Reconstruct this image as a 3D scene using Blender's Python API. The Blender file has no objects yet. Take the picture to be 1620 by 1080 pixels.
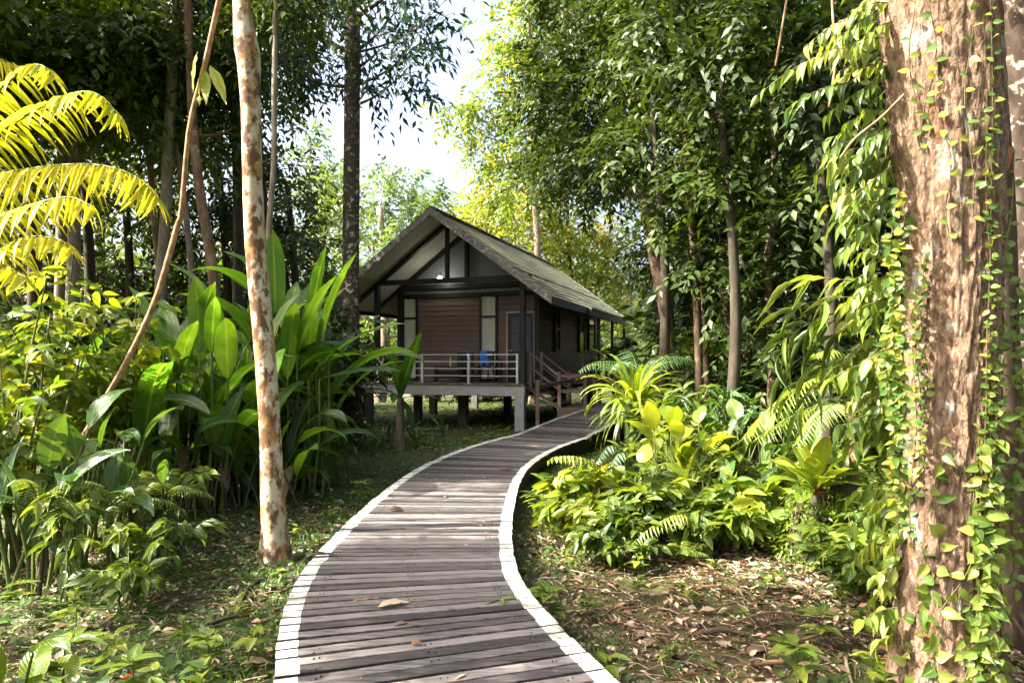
import bpy, math, random
import numpy as np
from mathutils import Vector, noise as mnoise

R = math.radians
sc = bpy.context.scene
col = sc.collection
rng = np.random.RandomState(7)
random.seed(7)

# ------------------------------------------------------------------ camera, world, sun, exposure
CAM_Z = 1.95
cam_d = bpy.data.cameras.new('camera')
cam = bpy.data.objects.new('camera', cam_d); col.objects.link(cam)
cam.location = (0, 0, CAM_Z); cam.rotation_euler = (R(90), 0, 0)
cam_d.sensor_width = 36.0; cam_d.lens = 24.0
cam_d.shift_y = 28 / 1620.0
cam_d.clip_start = 0.05; cam_d.clip_end = 1000
sc.camera = cam

SUN_EL = R(43)
SUN_AZ = (-0.985, -0.17)          # horizontal direction towards the sun: from the left, a little behind
sun_vec = Vector((SUN_AZ[0] * math.cos(SUN_EL), SUN_AZ[1] * math.cos(SUN_EL), math.sin(SUN_EL))).normalized()
world = bpy.data.worlds.new('World'); sc.world = world
world.use_nodes = True
wn = world.node_tree.nodes; wl = world.node_tree.links
bg = wn.get('Background') or wn.new('ShaderNodeBackground')
sky = wn.new('ShaderNodeTexSky'); sky.sky_type = 'NISHITA'; sky.sun_disc = False
sky.sun_elevation = SUN_EL; sky.sun_rotation = math.atan2(sun_vec.x, sun_vec.y)
sky.air_density = 1.0; sky.dust_density = 10.0; sky.ozone_density = 1.0
wl.new(sky.outputs[0], bg.inputs[0]); bg.inputs[1].default_value = 0.15
sun_d = bpy.data.lights.new('sun', 'SUN'); sun_d.energy = 5.0; sun_d.angle = R(0.55); sun_d.color = (1.0, 0.92, 0.78)
sun = bpy.data.objects.new('sun', sun_d); col.objects.link(sun)
sun.rotation_euler = (-sun_vec).to_track_quat('-Z', 'Y').to_euler(); sun.location = sun_vec * 60
sc.view_settings.view_transform = 'Standard'; sc.view_settings.look = 'None'
sc.view_settings.gamma = 1.0; sc.view_settings.exposure = 2.2
cy = sc.cycles
cy.max_bounces = 7; cy.diffuse_bounces = 3; cy.glossy_bounces = 2; cy.transmission_bounces = 4; cy.transparent_max_bounces = 4
cy.use_denoising = True; cy.sample_clamp_indirect = 6.0; cy.caustics_reflective = False; cy.caustics_refractive = False

# ------------------------------------------------------------------ helpers
F = 1080.0
def W(px, py, Y): return np.array(((px - 810) / F * Y, Y, CAM_Z + (568 - py) / F * Y))
def G(px, Y): 
    x = (px - 810) / F * Y
    return np.array((x, Y, hz(x, Y)))
def hz(x, y):
    return 0.05 * (math.sin(x * 0.9 + 0.4 * y) * math.cos(y * 0.7 - 0.3 * x)) + 0.025 * math.sin(2.3 * x + 1.1) * math.cos(1.9 * y)
def hzv(x, y):
    return 0.05 * (np.sin(x * 0.9 + 0.4 * y) * np.cos(y * 0.7 - 0.3 * x)) + 0.025 * np.sin(2.3 * x + 1.1) * np.cos(1.9 * y)
def nrm(a): return a / np.maximum(np.linalg.norm(a, axis=-1, keepdims=True), 1e-9)
def V3(*a): return np.array(a, float)

class Geo:
    """collects quads with a per-face random value and builds ONE mesh object"""
    def __init__(self): self.v = []; self.q = []; self.r = []; self.m = []; self.a = []; self.n = 0
    def add(self, v, q, r=0.5, m=0, lv=None):
        v = np.asarray(v, float).reshape(-1, 3); q = np.asarray(q, np.int64).reshape(-1, 4)
        self.v.append(v); self.q.append(q + self.n); self.n += len(v)
        self.r.append(np.broadcast_to(np.asarray(r, float), (len(q),)).copy())
        self.m.append(np.broadcast_to(np.asarray(m, np.int32), (len(q),)).copy())
        self.a.append(np.zeros((len(v), 3)) if lv is None else np.asarray(lv, float).reshape(-1, 3))
    def build(self, name, mats, parent=None, local=False, flat=False):
        v = np.concatenate(self.v); q = np.concatenate(self.q)
        if parent is not None and not local:
            v = v - np.array(parent.matrix_basis.translation if parent.parent is None else parent.matrix_basis.translation)
        me = bpy.data.meshes.new(name)
        me.vertices.add(len(v)); me.vertices.foreach_set('co', v.astype(np.float32).ravel())
        me.loops.add(q.size); me.loops.foreach_set('vertex_index', q.astype(np.int32).ravel())
        me.polygons.add(len(q)); me.polygons.foreach_set('loop_start', (np.arange(len(q)) * 4).astype(np.int32))
        if not isinstance(mats, (list, tuple)): mats = [mats]
        for m in mats: me.materials.append(m)
        me.polygons.foreach_set('material_index', np.concatenate(self.m).astype(np.int32))
        at = me.attributes.new('rnd', 'FLOAT', 'FACE'); at.data.foreach_set('value', np.concatenate(self.r).astype(np.float32))
        at = me.attributes.new('lv', 'FLOAT_VECTOR', 'POINT'); at.data.foreach_set('vector', np.concatenate(self.a).astype(np.float32).ravel())
        me.update(calc_edges=True)
        if flat: me.shade_flat()
        o = bpy.data.objects.new(name, me); col.objects.link(o)
        if parent is not None: o.parent = parent
        return o

def tag(o, label=None, cat=None, group=None, kind=None):
    if label: o['label'] = label
    if cat: o['category'] = cat
    if group: o['group'] = group
    if kind: o['kind'] = kind
    return o
def thing(name, label, cat, loc, group=None, rz=0.0):
    o = bpy.data.objects.new(name, None); col.objects.link(o)
    o.location = Vector(loc); o.rotation_euler = (0, 0, rz); o.empty_display_size = 0.1
    return tag(o, label, cat, group)
def solo(geo, name, mats, label, cat, loc, group=None, flat=False):
    """a thing that is one mesh, its origin at its base"""
    v = np.concatenate(geo.v) - np.asarray(loc, float); geo.v = [v]
    o = geo.build(name, mats, None, True, flat); o.location = Vector(loc)
    return tag(o, label, cat, group)
def dup(root, loc, rz=0.0, s=1.0, label=None, group=None):
    r = root.copy(); col.objects.link(r); r.location = Vector(loc); r.rotation_euler = (0, 0, rz); r.scale = (s, s, s)
    if label: r['label'] = label
    if group: r['group'] = group
    for ch in root.children:
        c = ch.copy(); col.objects.link(c); c.parent = r
        for g in ch.children:
            d = g.copy(); col.objects.link(d); d.parent = c
    return r

def box(g, lo, hi, r=0.5, m=0):
    (x0, y0, z0), (x1, y1, z1) = lo, hi
    v = [(x0,y0,z0),(x1,y0,z0),(x1,y1,z0),(x0,y1,z0),(x0,y0,z1),(x1,y0,z1),(x1,y1,z1),(x0,y1,z1)]
    q = [(0,3,2,1),(4,5,6,7),(0,1,5,4),(1,2,6,5),(2,3,7,6),(3,0,4,7)]
    g.add(v, q, r, m)
def beam(g, p, q_, w, h, up=(0, 0, 1), r=0.5, m=0):
    """a rectangular bar from p to q"""
    p = np.asarray(p, float); q_ = np.asarray(q_, float); d = nrm(q_ - p)
    s = nrm(np.cross(d, np.asarray(up, float))); t = np.cross(s, d)
    v = [e + s * a * w / 2 + t * b * h / 2 for e in (p, q_) for a, b in ((-1,-1),(1,-1),(1,1),(-1,1))]
    q = [(0,3,2,1),(4,5,6,7),(0,1,5,4),(1,2,6,5),(2,3,7,6),(3,0,4,7)]
    g.add(v, q, r, m)
def spline(pts, n):
    """Catmull-Rom through pts, n samples"""
    p = np.asarray(pts, float)
    if len(p) < 3:
        t = np.linspace(0, 1, n)[:, None]; return p[0] * (1 - t) + p[-1] * t
    p = np.vstack([2 * p[0] - p[1], p, 2 * p[-1] - p[-2]])
    k = len(p) - 3; out = []
    for t in np.linspace(0, k - 1e-6, n):
        i = int(t); f = t - i; a, b, c, d = p[i], p[i + 1], p[i + 2], p[i + 3]
        out.append(0.5 * ((2 * b) + (-a + c) * f + (2 * a - 5 * b + 4 * c - d) * f * f + (-a + 3 * b - 3 * c + d) * f ** 3))
    return np.array(out)
def tube(g, path, rad, sides=8, r=0.5, m=0, bump=0.0, cap=True, seed=0):
    p = np.asarray(path, float); n = len(p); rad = np.broadcast_to(np.asarray(rad, float), (n,)).copy()
    t = nrm(np.gradient(p, axis=0))
    ref = V3(1, 0, 0) if abs(t[0][0]) < 0.8 else V3(0, 1, 0)
    ss = np.zeros((n, 3)); s = nrm(np.cross(t[0], ref))
    for i in range(n):
        s = nrm(s - t[i] * np.dot(s, t[i])); ss[i] = s
    bb = np.cross(t, ss)
    if cap:
        p = np.vstack([p, p[-1:]]); ss = np.vstack([ss, ss[-1:]]); bb = np.vstack([bb, bb[-1:]]); rad = np.append(rad, 1e-4); n += 1
    an = np.linspace(0, 2 * math.pi, sides, endpoint=False)
    rr = rad[:, None] * np.ones((1, sides))
    if bump:
        q = np.random.RandomState(seed + 3)
        tt = np.arange(n)[:, None]
        for k in range(5):
            rr = rr * (1 + bump * q.uniform(.3, .8) * np.sin((k % 3 + 1) * an[None] + q.uniform(0, 6) + tt * q.uniform(-.5, .5)) / (1 + k * .4))
    v = p[:, None] + rr[..., None] * (np.cos(an)[None, :, None] * ss[:, None] + np.sin(an)[None, :, None] * bb[:, None])
    i = np.arange(n - 1)[:, None] * sides; j = np.arange(sides)[None]; j2 = (j + 1) % sides
    q = np.stack([i + j, i + j2, i + sides + j2, i + sides + j], -1).reshape(-1, 4)
    g.add(v.reshape(-1, 3), q, r, m)

# leaf templates: leaf along +Y, face +Z, length 1, full width 1
T5 = (np.array([(0,0,0),(0,.5,-.03),(0,1,-.16),(-.5,.42,.02),(.5,.42,.02)], float), np.array([(0,4,2,1),(0,1,2,3)]),
      np.array([(0,0,0),(0,.5,0),(0,1,0),(-1,.42,0),(1,.42,0)], float))
def leafT(rows, prof, droop=.15, fold=.15, wave=0.0):
    y = np.linspace(0, 1, rows); w = np.array([prof(t) for t in y]) / 2
    wz = wave * np.sin(y * 17)
    z = -droop * y * y
    v = []; lv = []
    for i in range(rows):
        v += [(-w[i], y[i], z[i] + fold * w[i] + wz[i]), (0, y[i], z[i]), (w[i], y[i], z[i] + fold * w[i] - wz[i])]
        lv += [(-1, y[i], 0), (0, y[i], 0), (1, y[i], 0)]
    q = []
    for i in range(rows - 1):
        a = i * 3; q += [(a, a + 1, a + 4, a + 3), (a + 1, a + 2, a + 5, a + 4)]
    return np.array(v, float), np.array(q), np.array(lv, float)
P_OVAL = lambda t: max(.03, math.sin(math.pi * min(1, t ** .8)) ** .8 * (1 - .15 * t))
P_DRIP = lambda t: max(.025, (math.sin(math.pi * min(1, (t * 1.12) ** .62)) if t < .86 else .0) if t < .86 else .16 * (1 - t) / .14 + .02)
P_LANCE = lambda t: max(.03, math.sin(math.pi * t ** .75) ** 1.1)
P_PADDLE = lambda t: max(.02, min(1, (t * 3.2) ** .6) * (1 - max(0, (t - .55) / .45) ** 2.6))
P_STRAP = lambda t: max(.04, min(1, t * 4 + .25) * (1 - t ** 3.0))
P_OBOV = lambda t: max(.05, (.12 + .95 * math.sin(math.pi * min(1, t ** 1.7 * .93 + .02)) ** .9))
T_OVAL = leafT(6, P_OVAL, .22, .2); T_DRIP = leafT(8, P_DRIP, .25, .25); T_LANCE = leafT(6, P_LANCE, .25, .25)
T_PINNA = leafT(5, lambda t: max(.05, min(1, t * 6 + .5) * (1 - t ** 2)), .3, .1)

def scatter(g, T, P, D, N, L, Wd, rnd=.5, m=0):
    P = np.atleast_2d(P); n = len(P); D = nrm(np.broadcast_to(D, (n, 3))); N = np.broadcast_to(N, (n, 3))
    X = nrm(np.cross(D, N)); Z = np.cross(X, D)
    L = np.broadcast_to(L, (n,))[:, None, None]; Wd = np.broadcast_to(Wd, (n,))[:, None, None]
    tv, tq, tl = T; k = len(tv)
    v = P[:, None] + tv[None, :, 0:1] * Wd * X[:, None] + tv[None, :, 1:2] * L * D[:, None] + tv[None, :, 2:3] * L * Z[:, None]
    q = (tq[None] + (np.arange(n) * k)[:, None, None]).reshape(-1, 4)
    rr = np.repeat(np.broadcast_to(rnd, (n,)), len(tq))
    g.add(v.reshape(-1, 3), q, rr, m, np.tile(tl, (n, 1)))

def sprays(g, base, dirs, length, nl, L, Wd, T=T5, droop=.3, hang=.25, spread=.85, rnd=None, m=0, twig=None, jit=.25):
    """leafy twigs: nl leaves alternating along each twig"""
    base = np.atleast_2d(base); S = len(base); dirs = nrm(np.broadcast_to(dirs, (S, 3)))
    length = np.broadcast_to(length, (S,))
    side = nrm(np.cross(dirs, V3(0, 0, 1)) + rng.normal(0, .25, (S, 3))); up = np.cross(side, dirs)
    t = (np.arange(nl) + .7) / nl
    sg = np.where(np.arange(nl) % 2 == 0, 1.0, -1.0)
    pos = base[:, None] + dirs[:, None] * (length[:, None] * t)[..., None]
    pos[..., 2] -= droop * length[:, None] * t ** 2
    sd = sg * spread; sd = np.where(np.arange(nl) == nl - 1, 0.1, sd)
    d = dirs[:, None] * .6 + side[:, None] * sd[None, :, None] + rng.normal(0, jit, (S, nl, 3)); d[..., 2] -= hang
    N = up[:, None] + rng.normal(0, .35, (S, nl, 3))
    rb = (rng.uniform(0, 1, S) if rnd is None else np.broadcast_to(rnd, (S,)))[:, None] + rng.normal(0, .13, (S, nl))
    ll = L * rng.uniform(.7, 1.15, (S, nl))
    scatter(g, T, pos.reshape(-1, 3), d.reshape(-1, 3), N.reshape(-1, 3), ll.ravel(), (Wd / L * ll).ravel(), np.clip(rb, 0, 1).ravel(), m)
    if twig is not None:
        gt, rad, mi = twig
        for s in range(S):
            tt = np.linspace(0, 1, 4)[:, None]; p = base[s] + dirs[s] * length[s] * tt; p[:, 2] -= (droop * length[s] * tt ** 2)[:, 0]
            tube(gt, p, np.linspace(rad, rad * .4, 4), 4, .5, mi, cap=False)

def crown(g, blobs, L=.2, Wd=.085, cov=3.2, nl=9, squash=.8, sub=1.0, rnd=(.1, .9), T=T5, hang=.3, m=0, length=None):
    for (c, r) in blobs:
        c = np.asarray(c, float)
        k = max(5, int(9 * sub * (r / 1.2) ** 1.2))
        u = nrm(rng.normal(0, 1, (k, 3))); rad = rng.uniform(.45, 1.0, k) ** .6
        subc = c + u * rad[:, None] * r * .78 * V3(1, 1, squash)
        n = max(6, int(cov * math.pi * r * r / (nl * L * Wd * .6)))
        w = rng.uniform(.3, 1, k); ids = rng.choice(k, n, p=w / w.sum())
        sr = r * .30 * rng.uniform(.6, 1.4, k)
        off = rng.normal(0, 1, (n, 3)); off = nrm(off) * (rng.uniform(.1, 1, n) ** .5)[:, None]
        base = subc[ids] + off * sr[ids][:, None] * V3(1, 1, .7)
        dirs = nrm(off) * .7 + nrm(base - c) * .5 + rng.normal(0, .3, (n, 3)); dirs[:, 2] -= .12
        rb = np.clip(rng.uniform(rnd[0], rnd[1], k)[ids] * .6 + .4 * rng.uniform(rnd[0], rnd[1], n), 0, 1)
        sprays(g, base, dirs, (length or L * 3.2) * rng.uniform(.7, 1.3, n), nl, L, Wd, T, hang=hang, rnd=rb, m=m)

def bigleaf(g, base, az, elev, length, width, arch, prof=P_LANCE, rows=12, fold=.3, wave=.02, roll=0.0, rnd=.5, m=0, wf=3.0, arch_pow=1.0, ragged=0.0):
    t = np.linspace(0, 1, rows); e = elev - arch * t ** arch_pow
    h = V3(math.cos(az), math.sin(az), 0)
    d = np.cos(e)[:, None] * h + np.sin(e)[:, None] * V3(0, 0, 1)
    mid = np.asarray(base, float) + np.vstack([np.zeros(3), np.cumsum((d[:-1] + d[1:]) / 2 * length / (rows - 1), axis=0)])
    sd0 = V3(-math.sin(az), math.cos(az), 0)
    nn = np.cross(d, sd0); nn = np.where(nn[:, 2:3] < 0, -nn, nn) if elev < R(89) else nn
    sd = nrm(sd0 * math.cos(roll) + nn * math.sin(roll)); nn = nrm(np.cross(sd, d)); 
    nn = nn * np.sign(nn[:, 2].mean() + 1e-6)
    w = np.array([prof(x) for x in t]) * width / 2
    if ragged: w = w * (1 - ragged * rng.uniform(0, 1, rows))
    ph = rng.uniform(0, 6)
    cols = np.array([-1, -.55, 0, .55, 1]); v = []; lv = []
    for c in cols:
        wz = fold * w * abs(c) - fold * .5 * w * c * c + wave * length * np.sin(t * wf * 6.28 + ph + c) * abs(c) ** 1.5
        v.append(mid + sd * (w * c)[:, None] + nn * wz[:, None]); lv.append(np.stack([np.full(rows, c), t, np.zeros(rows)], 1))
    v = np.stack(v, 1); lv = np.stack(lv, 1)
    i = np.arange(rows - 1)[:, None] * 5; j = np.arange(4)[None]
    q = np.stack([i + j, i + j + 1, i + j + 6, i + j + 5], -1).reshape(-1, 4)
    g.add(v.reshape(-1, 3), q, rnd, m, lv.reshape(-1, 3))
    return mid

def frond(g, path, plen, npair, pw, droop=.45, T=T_PINNA, rad=.006, rnd=.5, m=0, mst=1, taper=.55, fwd=.45, start=.12, lift=0.0, wild=.06):
    """pinnate frond: rachis tube and two rows of pinnae"""
    path = spline(path, 26); t = np.linspace(start, 1, npair)
    seg = np.linalg.norm(np.diff(path, axis=0), axis=1); s = np.concatenate([[0], np.cumsum(seg)]) / seg.sum()
    P = np.stack([np.interp(t, s, path[:, k]) for k in range(3)], 1)
    tg = nrm(np.gradient(path, axis=0)); TG = nrm(np.stack([np.interp(t, s, tg[:, k]) for k in range(3)], 1))
    side = nrm(np.cross(TG, V3(0, 0, 1)) + 1e-4); up = np.cross(side, TG)
    ln = plen * np.clip(np.minimum((t - start) / .18 + .45, 1) * (1 - taper * np.clip((t - .45) / .55, 0, 1) ** 1.3), .1, 1)
    tube(g, path, np.linspace(rad, rad * .3, 26), 5, rnd, mst, cap=False)
    for sg in (-1, 1):
        d = side * sg + TG * fwd + up * lift + rng.normal(0, wild, P.shape); d[:, 2] -= droop
        N = up + .25 * sg * side * -1 + rng.normal(0, .1, P.shape)
        scatter(g, T, P, d, N, ln * rng.uniform(.9, 1.08, npair), pw, np.clip(rnd + rng.normal(0, .06 + wild, npair), 0, 1), m)

# ------------------------------------------------------------------ materials
def new_mat(name):
    m = bpy.data.materials.new(name); m.use_nodes = True
    nt = m.node_tree; nt.nodes.clear()
    return m, nt, nt.nodes, nt.links
def ramp(nodes, stops, interp='LINEAR'):
    n = nodes.new('ShaderNodeValToRGB'); n.color_ramp.interpolation = interp
    el = n.color_ramp.elements
    while len(el) < len(stops): el.new(0.5)
    for e, (p, c) in zip(el, stops): e.position = p; e.color = (*c, 1)
    return n
def leaf_mat(name, cols, tcol=(1.5, 1.35, .45), tf=.4, rough=.42, spec=.5, veins=0.0, midrib=None):
    m, nt, N, L = new_mat(name)
    at = N.new('ShaderNodeAttribute'); at.attribute_name = 'rnd'
    k = len(cols); rp = ramp(N, [(i / max(1, k - 1), c) for i, c in enumerate(cols)])
    L.new(at.outputs['Fac'], rp.inputs[0]); colr = rp.outputs[0]
    geo = N.new('ShaderNodeNewGeometry')
    nz = N.new('ShaderNodeTexNoise'); nz.inputs['Scale'].default_value = 14; nz.inputs['Detail'].default_value = 3
    L.new(geo.outputs['Position'], nz.inputs['Vector'])
    mr = N.new('ShaderNodeMapRange'); mr.inputs[3].default_value = .72; mr.inputs[4].default_value = 1.3
    L.new(nz.outputs['Fac'], mr.inputs[0])
    mx = N.new('ShaderNodeMix'); mx.data_type = 'RGBA'; mx.blend_type = 'MULTIPLY'; mx.inputs[0].default_value = 1
    L.new(colr, mx.inputs[6]); L.new(mr.outputs[0], mx.inputs[7]); colr = mx.outputs[2]
    bs = N.new('ShaderNodeBsdfPrincipled'); bs.inputs['Roughness'].default_value = rough
    bs.inputs['Specular IOR Level'].default_value = spec
    if veins or midrib:
        lv = N.new('ShaderNodeAttribute'); lv.attribute_name = 'lv'
        sx = N.new('ShaderNodeSeparateXYZ'); L.new(lv.outputs['Vector'], sx.inputs[0])
        ab = N.new('ShaderNodeMath'); ab.operation = 'ABSOLUTE'; L.new(sx.outputs[0], ab.inputs[0])
        if midrib:
            cm = N.new('ShaderNodeMapRange'); cm.inputs[1].default_value = .05; cm.inputs[2].default_value = .14
            cm.inputs[3].default_value = 1; cm.inputs[4].default_value = 0; L.new(ab.outputs[0], cm.inputs[0])
            mm = N.new('ShaderNodeMix'); mm.data_type = 'RGBA'; L.new(cm.outputs[0], mm.inputs[0]); L.new(colr, mm.inputs[6]); mm.inputs[7].default_value = (*midrib, 1); colr = mm.outputs[2]
        # withered brown tips and edges, broken up by noise
        ad = N.new('ShaderNodeMath'); ad.operation = 'MULTIPLY_ADD'; ad.inputs[1].default_value = .7; L.new(nz.outputs['Fac'], ad.inputs[0]); L.new(sx.outputs[1], ad.inputs[2])
        tp = N.new('ShaderNodeMapRange'); tp.inputs[1].default_value = 1.33; tp.inputs[2].default_value = 1.40; L.new(ad.outputs[0], tp.inputs[0])
        tmx = N.new('ShaderNodeMix'); tmx.data_type = 'RGBA'; L.new(tp.outputs[0], tmx.inputs[0]); L.new(colr, tmx.inputs[6]); tmx.inputs[7].default_value = (.20, .12, .045, 1); colr = tmx.outputs[2]
        if veins:
            mu = N.new('ShaderNodeMath'); mu.operation = 'MULTIPLY_ADD'; mu.inputs[1].default_value = -.35; L.new(ab.outputs[0], mu.inputs[0]); L.new(sx.outputs[1], mu.inputs[2])
            fr = N.new('ShaderNodeMath'); fr.operation = 'MULTIPLY'; fr.inputs[1].default_value = veins; L.new(mu.outputs[0], fr.inputs[0])
            sn = N.new('ShaderNodeMath'); sn.operation = 'SINE'; L.new(fr.outputs[0], sn.inputs[0])
            bp = N.new('ShaderNodeBump'); bp.inputs['Strength'].default_value = .35; bp.inputs['Distance'].default_value = .01
            L.new(sn.outputs[0], bp.inputs['Height']); L.new(bp.outputs[0], bs.inputs['Normal'])
    L.new(colr, bs.inputs['Base Color'])
    tr = N.new('ShaderNodeBsdfTranslucent')
    tm = N.new('ShaderNodeMix'); tm.data_type = 'RGBA'; tm.blend_type = 'MULTIPLY'; tm.inputs[0].default_value = 1
    tm.clamp_result = False; L.new(colr, tm.inputs[6]); tm.inputs[7].default_value = (*tcol, 1); L.new(tm.outputs[2], tr.inputs[0])
    ms = N.new('ShaderNodeMixShader'); ms.inputs[0].default_value = tf
    L.new(bs.outputs[0], ms.inputs[1]); L.new(tr.outputs[0], ms.inputs[2])
    o = N.new('ShaderNodeOutputMaterial'); L.new(ms.outputs[0], o.inputs[0])
    return m
def rough_mat(name, stops, scale=6, stretch=(1, 1, 1), rough=.85, bump=.4, bdist=.02, detail=8, spots=None, spot_scale=5, spot_edge=(.55, .62), rnd_amt=0.0, spec=.3, metallic=0.0, spots2=None, spot_stretch=(1,1,1), distort=.3):
    m, nt, N, L = new_mat(name)
    tc = N.new('ShaderNodeTexCoord'); mp = N.new('ShaderNodeMapping'); mp.inputs['Scale'].default_value = stretch
    L.new(tc.outputs['Object'], mp.inputs[0])
    nz = N.new('ShaderNodeTexNoise'); nz.inputs['Scale'].default_value = scale; nz.inputs['Detail'].default_value = detail; nz.inputs['Roughness'].default_value = .62
    nz.inputs['Distortion'].default_value = distort; L.new(mp.outputs[0], nz.inputs['Vector'])
    rp = ramp(N, stops); fac = nz.outputs['Fac']
    if rnd_amt:
        at = N.new('ShaderNodeAttribute'); at.attribute_name = 'rnd'
        ma = N.new('ShaderNodeMath'); ma.operation = 'MULTIPLY_ADD'; ma.inputs[1].default_value = rnd_amt; L.new(at.outputs['Fac'], ma.inputs[0])
        sb = N.new('ShaderNodeMath'); sb.operation = 'SUBTRACT'; sb.inputs[1].default_value = rnd_amt / 2; L.new(fac, sb.inputs[0]); L.new(sb.outputs[0], ma.inputs[2]); fac = ma.outputs[0]
    L.new(fac, rp.inputs[0]); colr = rp.outputs[0]
    for k, sp in enumerate((spots, spots2)):
        if not sp: continue
        mp2 = N.new('ShaderNodeMapping'); mp2.inputs['Scale'].default_value = spot_stretch; mp2.inputs['Location'].default_value = (k * 3.1, k * 1.7, 0); L.new(tc.outputs['Object'], mp2.inputs[0])
        n2 = N.new('ShaderNodeTexNoise'); n2.inputs['Scale'].default_value = spot_scale * (1 + .6 * k); n2.inputs['Detail'].default_value = 6; n2.inputs['Roughness'].default_value = .65; L.new(mp2.outputs[0], n2.inputs['Vector'])
        e = N.new('ShaderNodeMapRange'); e.inputs[1].default_value = spot_edge[0]; e.inputs[2].default_value = spot_edge[1]; L.new(n2.outputs['Fac'], e.inputs[0])
        mx = N.new('ShaderNodeMix'); mx.data_type = 'RGBA'; L.new(e.outputs[0], mx.inputs[0]); L.new(colr, mx.inputs[6]); mx.inputs[7].default_value = (*sp, 1); colr = mx.outputs[2]
    bs = N.new('ShaderNodeBsdfPrincipled'); bs.inputs['Roughness'].default_value = rough; bs.inputs['Specular IOR Level'].default_value = spec; bs.inputs['Metallic'].default_value = metallic
    L.new(colr, bs.inputs['Base Color'])
    if bump:
        bp = N.new('ShaderNodeBump'); bp.inputs['Strength'].default_value = bump; bp.inputs['Distance'].default_value = bdist
        L.new(nz.outputs['Fac'], bp.inputs['Height']); L.new(bp.outputs[0], bs.inputs['Normal'])
    o = N.new('ShaderNodeOutputMaterial'); L.new(bs.outputs[0], o.inputs[0])
    return m
def emit_mat(name, c, s):
    m, nt, N, L = new_mat(name); e = N.new('ShaderNodeEmission'); e.inputs[0].default_value = (*c, 1); e.inputs[1].default_value = s
    o = N.new('ShaderNodeOutputMaterial'); L.new(e.outputs[0], o.inputs[0]); return m
def glass_mat(name, tint=(.05, .06, .065), alpha=.45):
    m, nt, N, L = new_mat(name)
    gl = N.new('ShaderNodeBsdfPrincipled'); gl.inputs['Base Color'].default_value = (*tint, 1); gl.inputs['Roughness'].default_value = .06
    tr = N.new('ShaderNodeBsdfTransparent'); ms = N.new('ShaderNodeMixShader'); ms.inputs[0].default_value = alpha
    L.new(tr.outputs[0], ms.inputs[1]); L.new(gl.outputs[0], ms.inputs[2])
    o = N.new('ShaderNodeOutputMaterial'); L.new(ms.outputs[0], o.inputs[0]); return m

M = {}
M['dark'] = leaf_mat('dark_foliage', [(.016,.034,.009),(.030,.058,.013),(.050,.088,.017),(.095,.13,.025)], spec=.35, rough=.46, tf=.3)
M['bluegreen'] = leaf_mat('blue_green_foliage', [(.014,.038,.022),(.028,.065,.034),(.05,.10,.05)], rough=.4, tf=.3, tcol=(1.2,1.4,.8))
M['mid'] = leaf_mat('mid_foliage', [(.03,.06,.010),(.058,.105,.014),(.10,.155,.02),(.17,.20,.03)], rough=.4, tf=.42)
M['warm'] = leaf_mat('sun_tinted_foliage', [(.05,.11,.015),(.12,.20,.02),(.22,.28,.03),(.30,.26,.06)], rough=.45, tf=.45)  # yellow of sunlit leaves put into the leaf colour itself
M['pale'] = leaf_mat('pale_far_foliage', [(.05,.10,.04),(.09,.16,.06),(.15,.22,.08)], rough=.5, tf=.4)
M['bright'] = leaf_mat('bright_leaf', [(.07,.14,.013),(.14,.22,.02),(.22,.29,.03),(.32,.36,.045)], rough=.28, tf=.45, midrib=(.22,.34,.08), veins=70)
M['shrub'] = leaf_mat('shrub_leaf', [(.04,.085,.014),(.08,.14,.02),(.13,.20,.028),(.22,.27,.04)], rough=.26, tf=.4, midrib=(.16,.26,.07), veins=60, spec=.6)
M['heli'] = leaf_mat('paddle_leaf', [(.035,.085,.018),(.058,.14,.02),(.095,.20,.025),(.15,.26,.03)], tcol=(1.35,1.4,.4), rough=.3, tf=.48, midrib=(.20,.32,.06), veins=150, spec=.6)
M['gloss'] = leaf_mat('glossy_leaf', [(.04,.10,.03),(.07,.15,.035),(.10,.19,.04)], rough=.2, tf=.3, midrib=(.12,.22,.07), veins=110, spec=.8)
M['gold'] = leaf_mat('golden_frond', [(.28,.36,.03),(.44,.45,.04),(.58,.54,.06),(.66,.60,.10)], rough=.5, tf=.55, tcol=(1.3,1.25,.4), midrib=(.5,.44,.08))
M['fern'] = leaf_mat('fern_leaf', [(.07,.13,.018),(.14,.21,.025),(.23,.29,.04)], rough=.38, tf=.42)
M['fernblue'] = leaf_mat('blue_fern_leaf', [(.025,.075,.03),(.05,.12,.045),(.085,.165,.06)], rough=.35, tf=.35)
M['strap'] = leaf_mat('strap_leaf', [(.09,.17,.015),(.17,.26,.02),(.28,.34,.04)], rough=.35, tf=.42, midrib=(.28,.3,.08))
M['vine'] = leaf_mat('vine_leaf', [(.06,.12,.02),(.12,.20,.03),(.20,.27,.045),(.30,.33,.09)], rough=.32, tf=.42, midrib=(.2,.3,.08))
M['creeper'] = leaf_mat('creeper_leaf', [(.06,.13,.025),(.12,.21,.035),(.21,.27,.045),(.34,.32,.06)], rough=.38, tf=.4)
M['drystem'] = leaf_mat('dry_stem', [(.045,.06,.018),(.09,.10,.03),(.14,.10,.05),(.08,.05,.03)], rough=.6, tf=.03)
M['stem'] = leaf_mat('green_stem', [(.05,.09,.02),(.10,.14,.03),(.15,.13,.05)], rough=.5, tf=.05)
M['twig'] = rough_mat('twig_bark', [(.3,(.05,.035,.022)),(.7,(.14,.10,.06))], 12)
M['deadleaf'] = leaf_mat('dead_leaf', [(.035,.022,.014),(.08,.045,.028),(.15,.09,.055),(.29,.20,.125),(.42,.33,.23),(.50,.43,.32),(.24,.10,.045)], tf=.15, rough=.6, tcol=(1.1,.9,.6))
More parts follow.
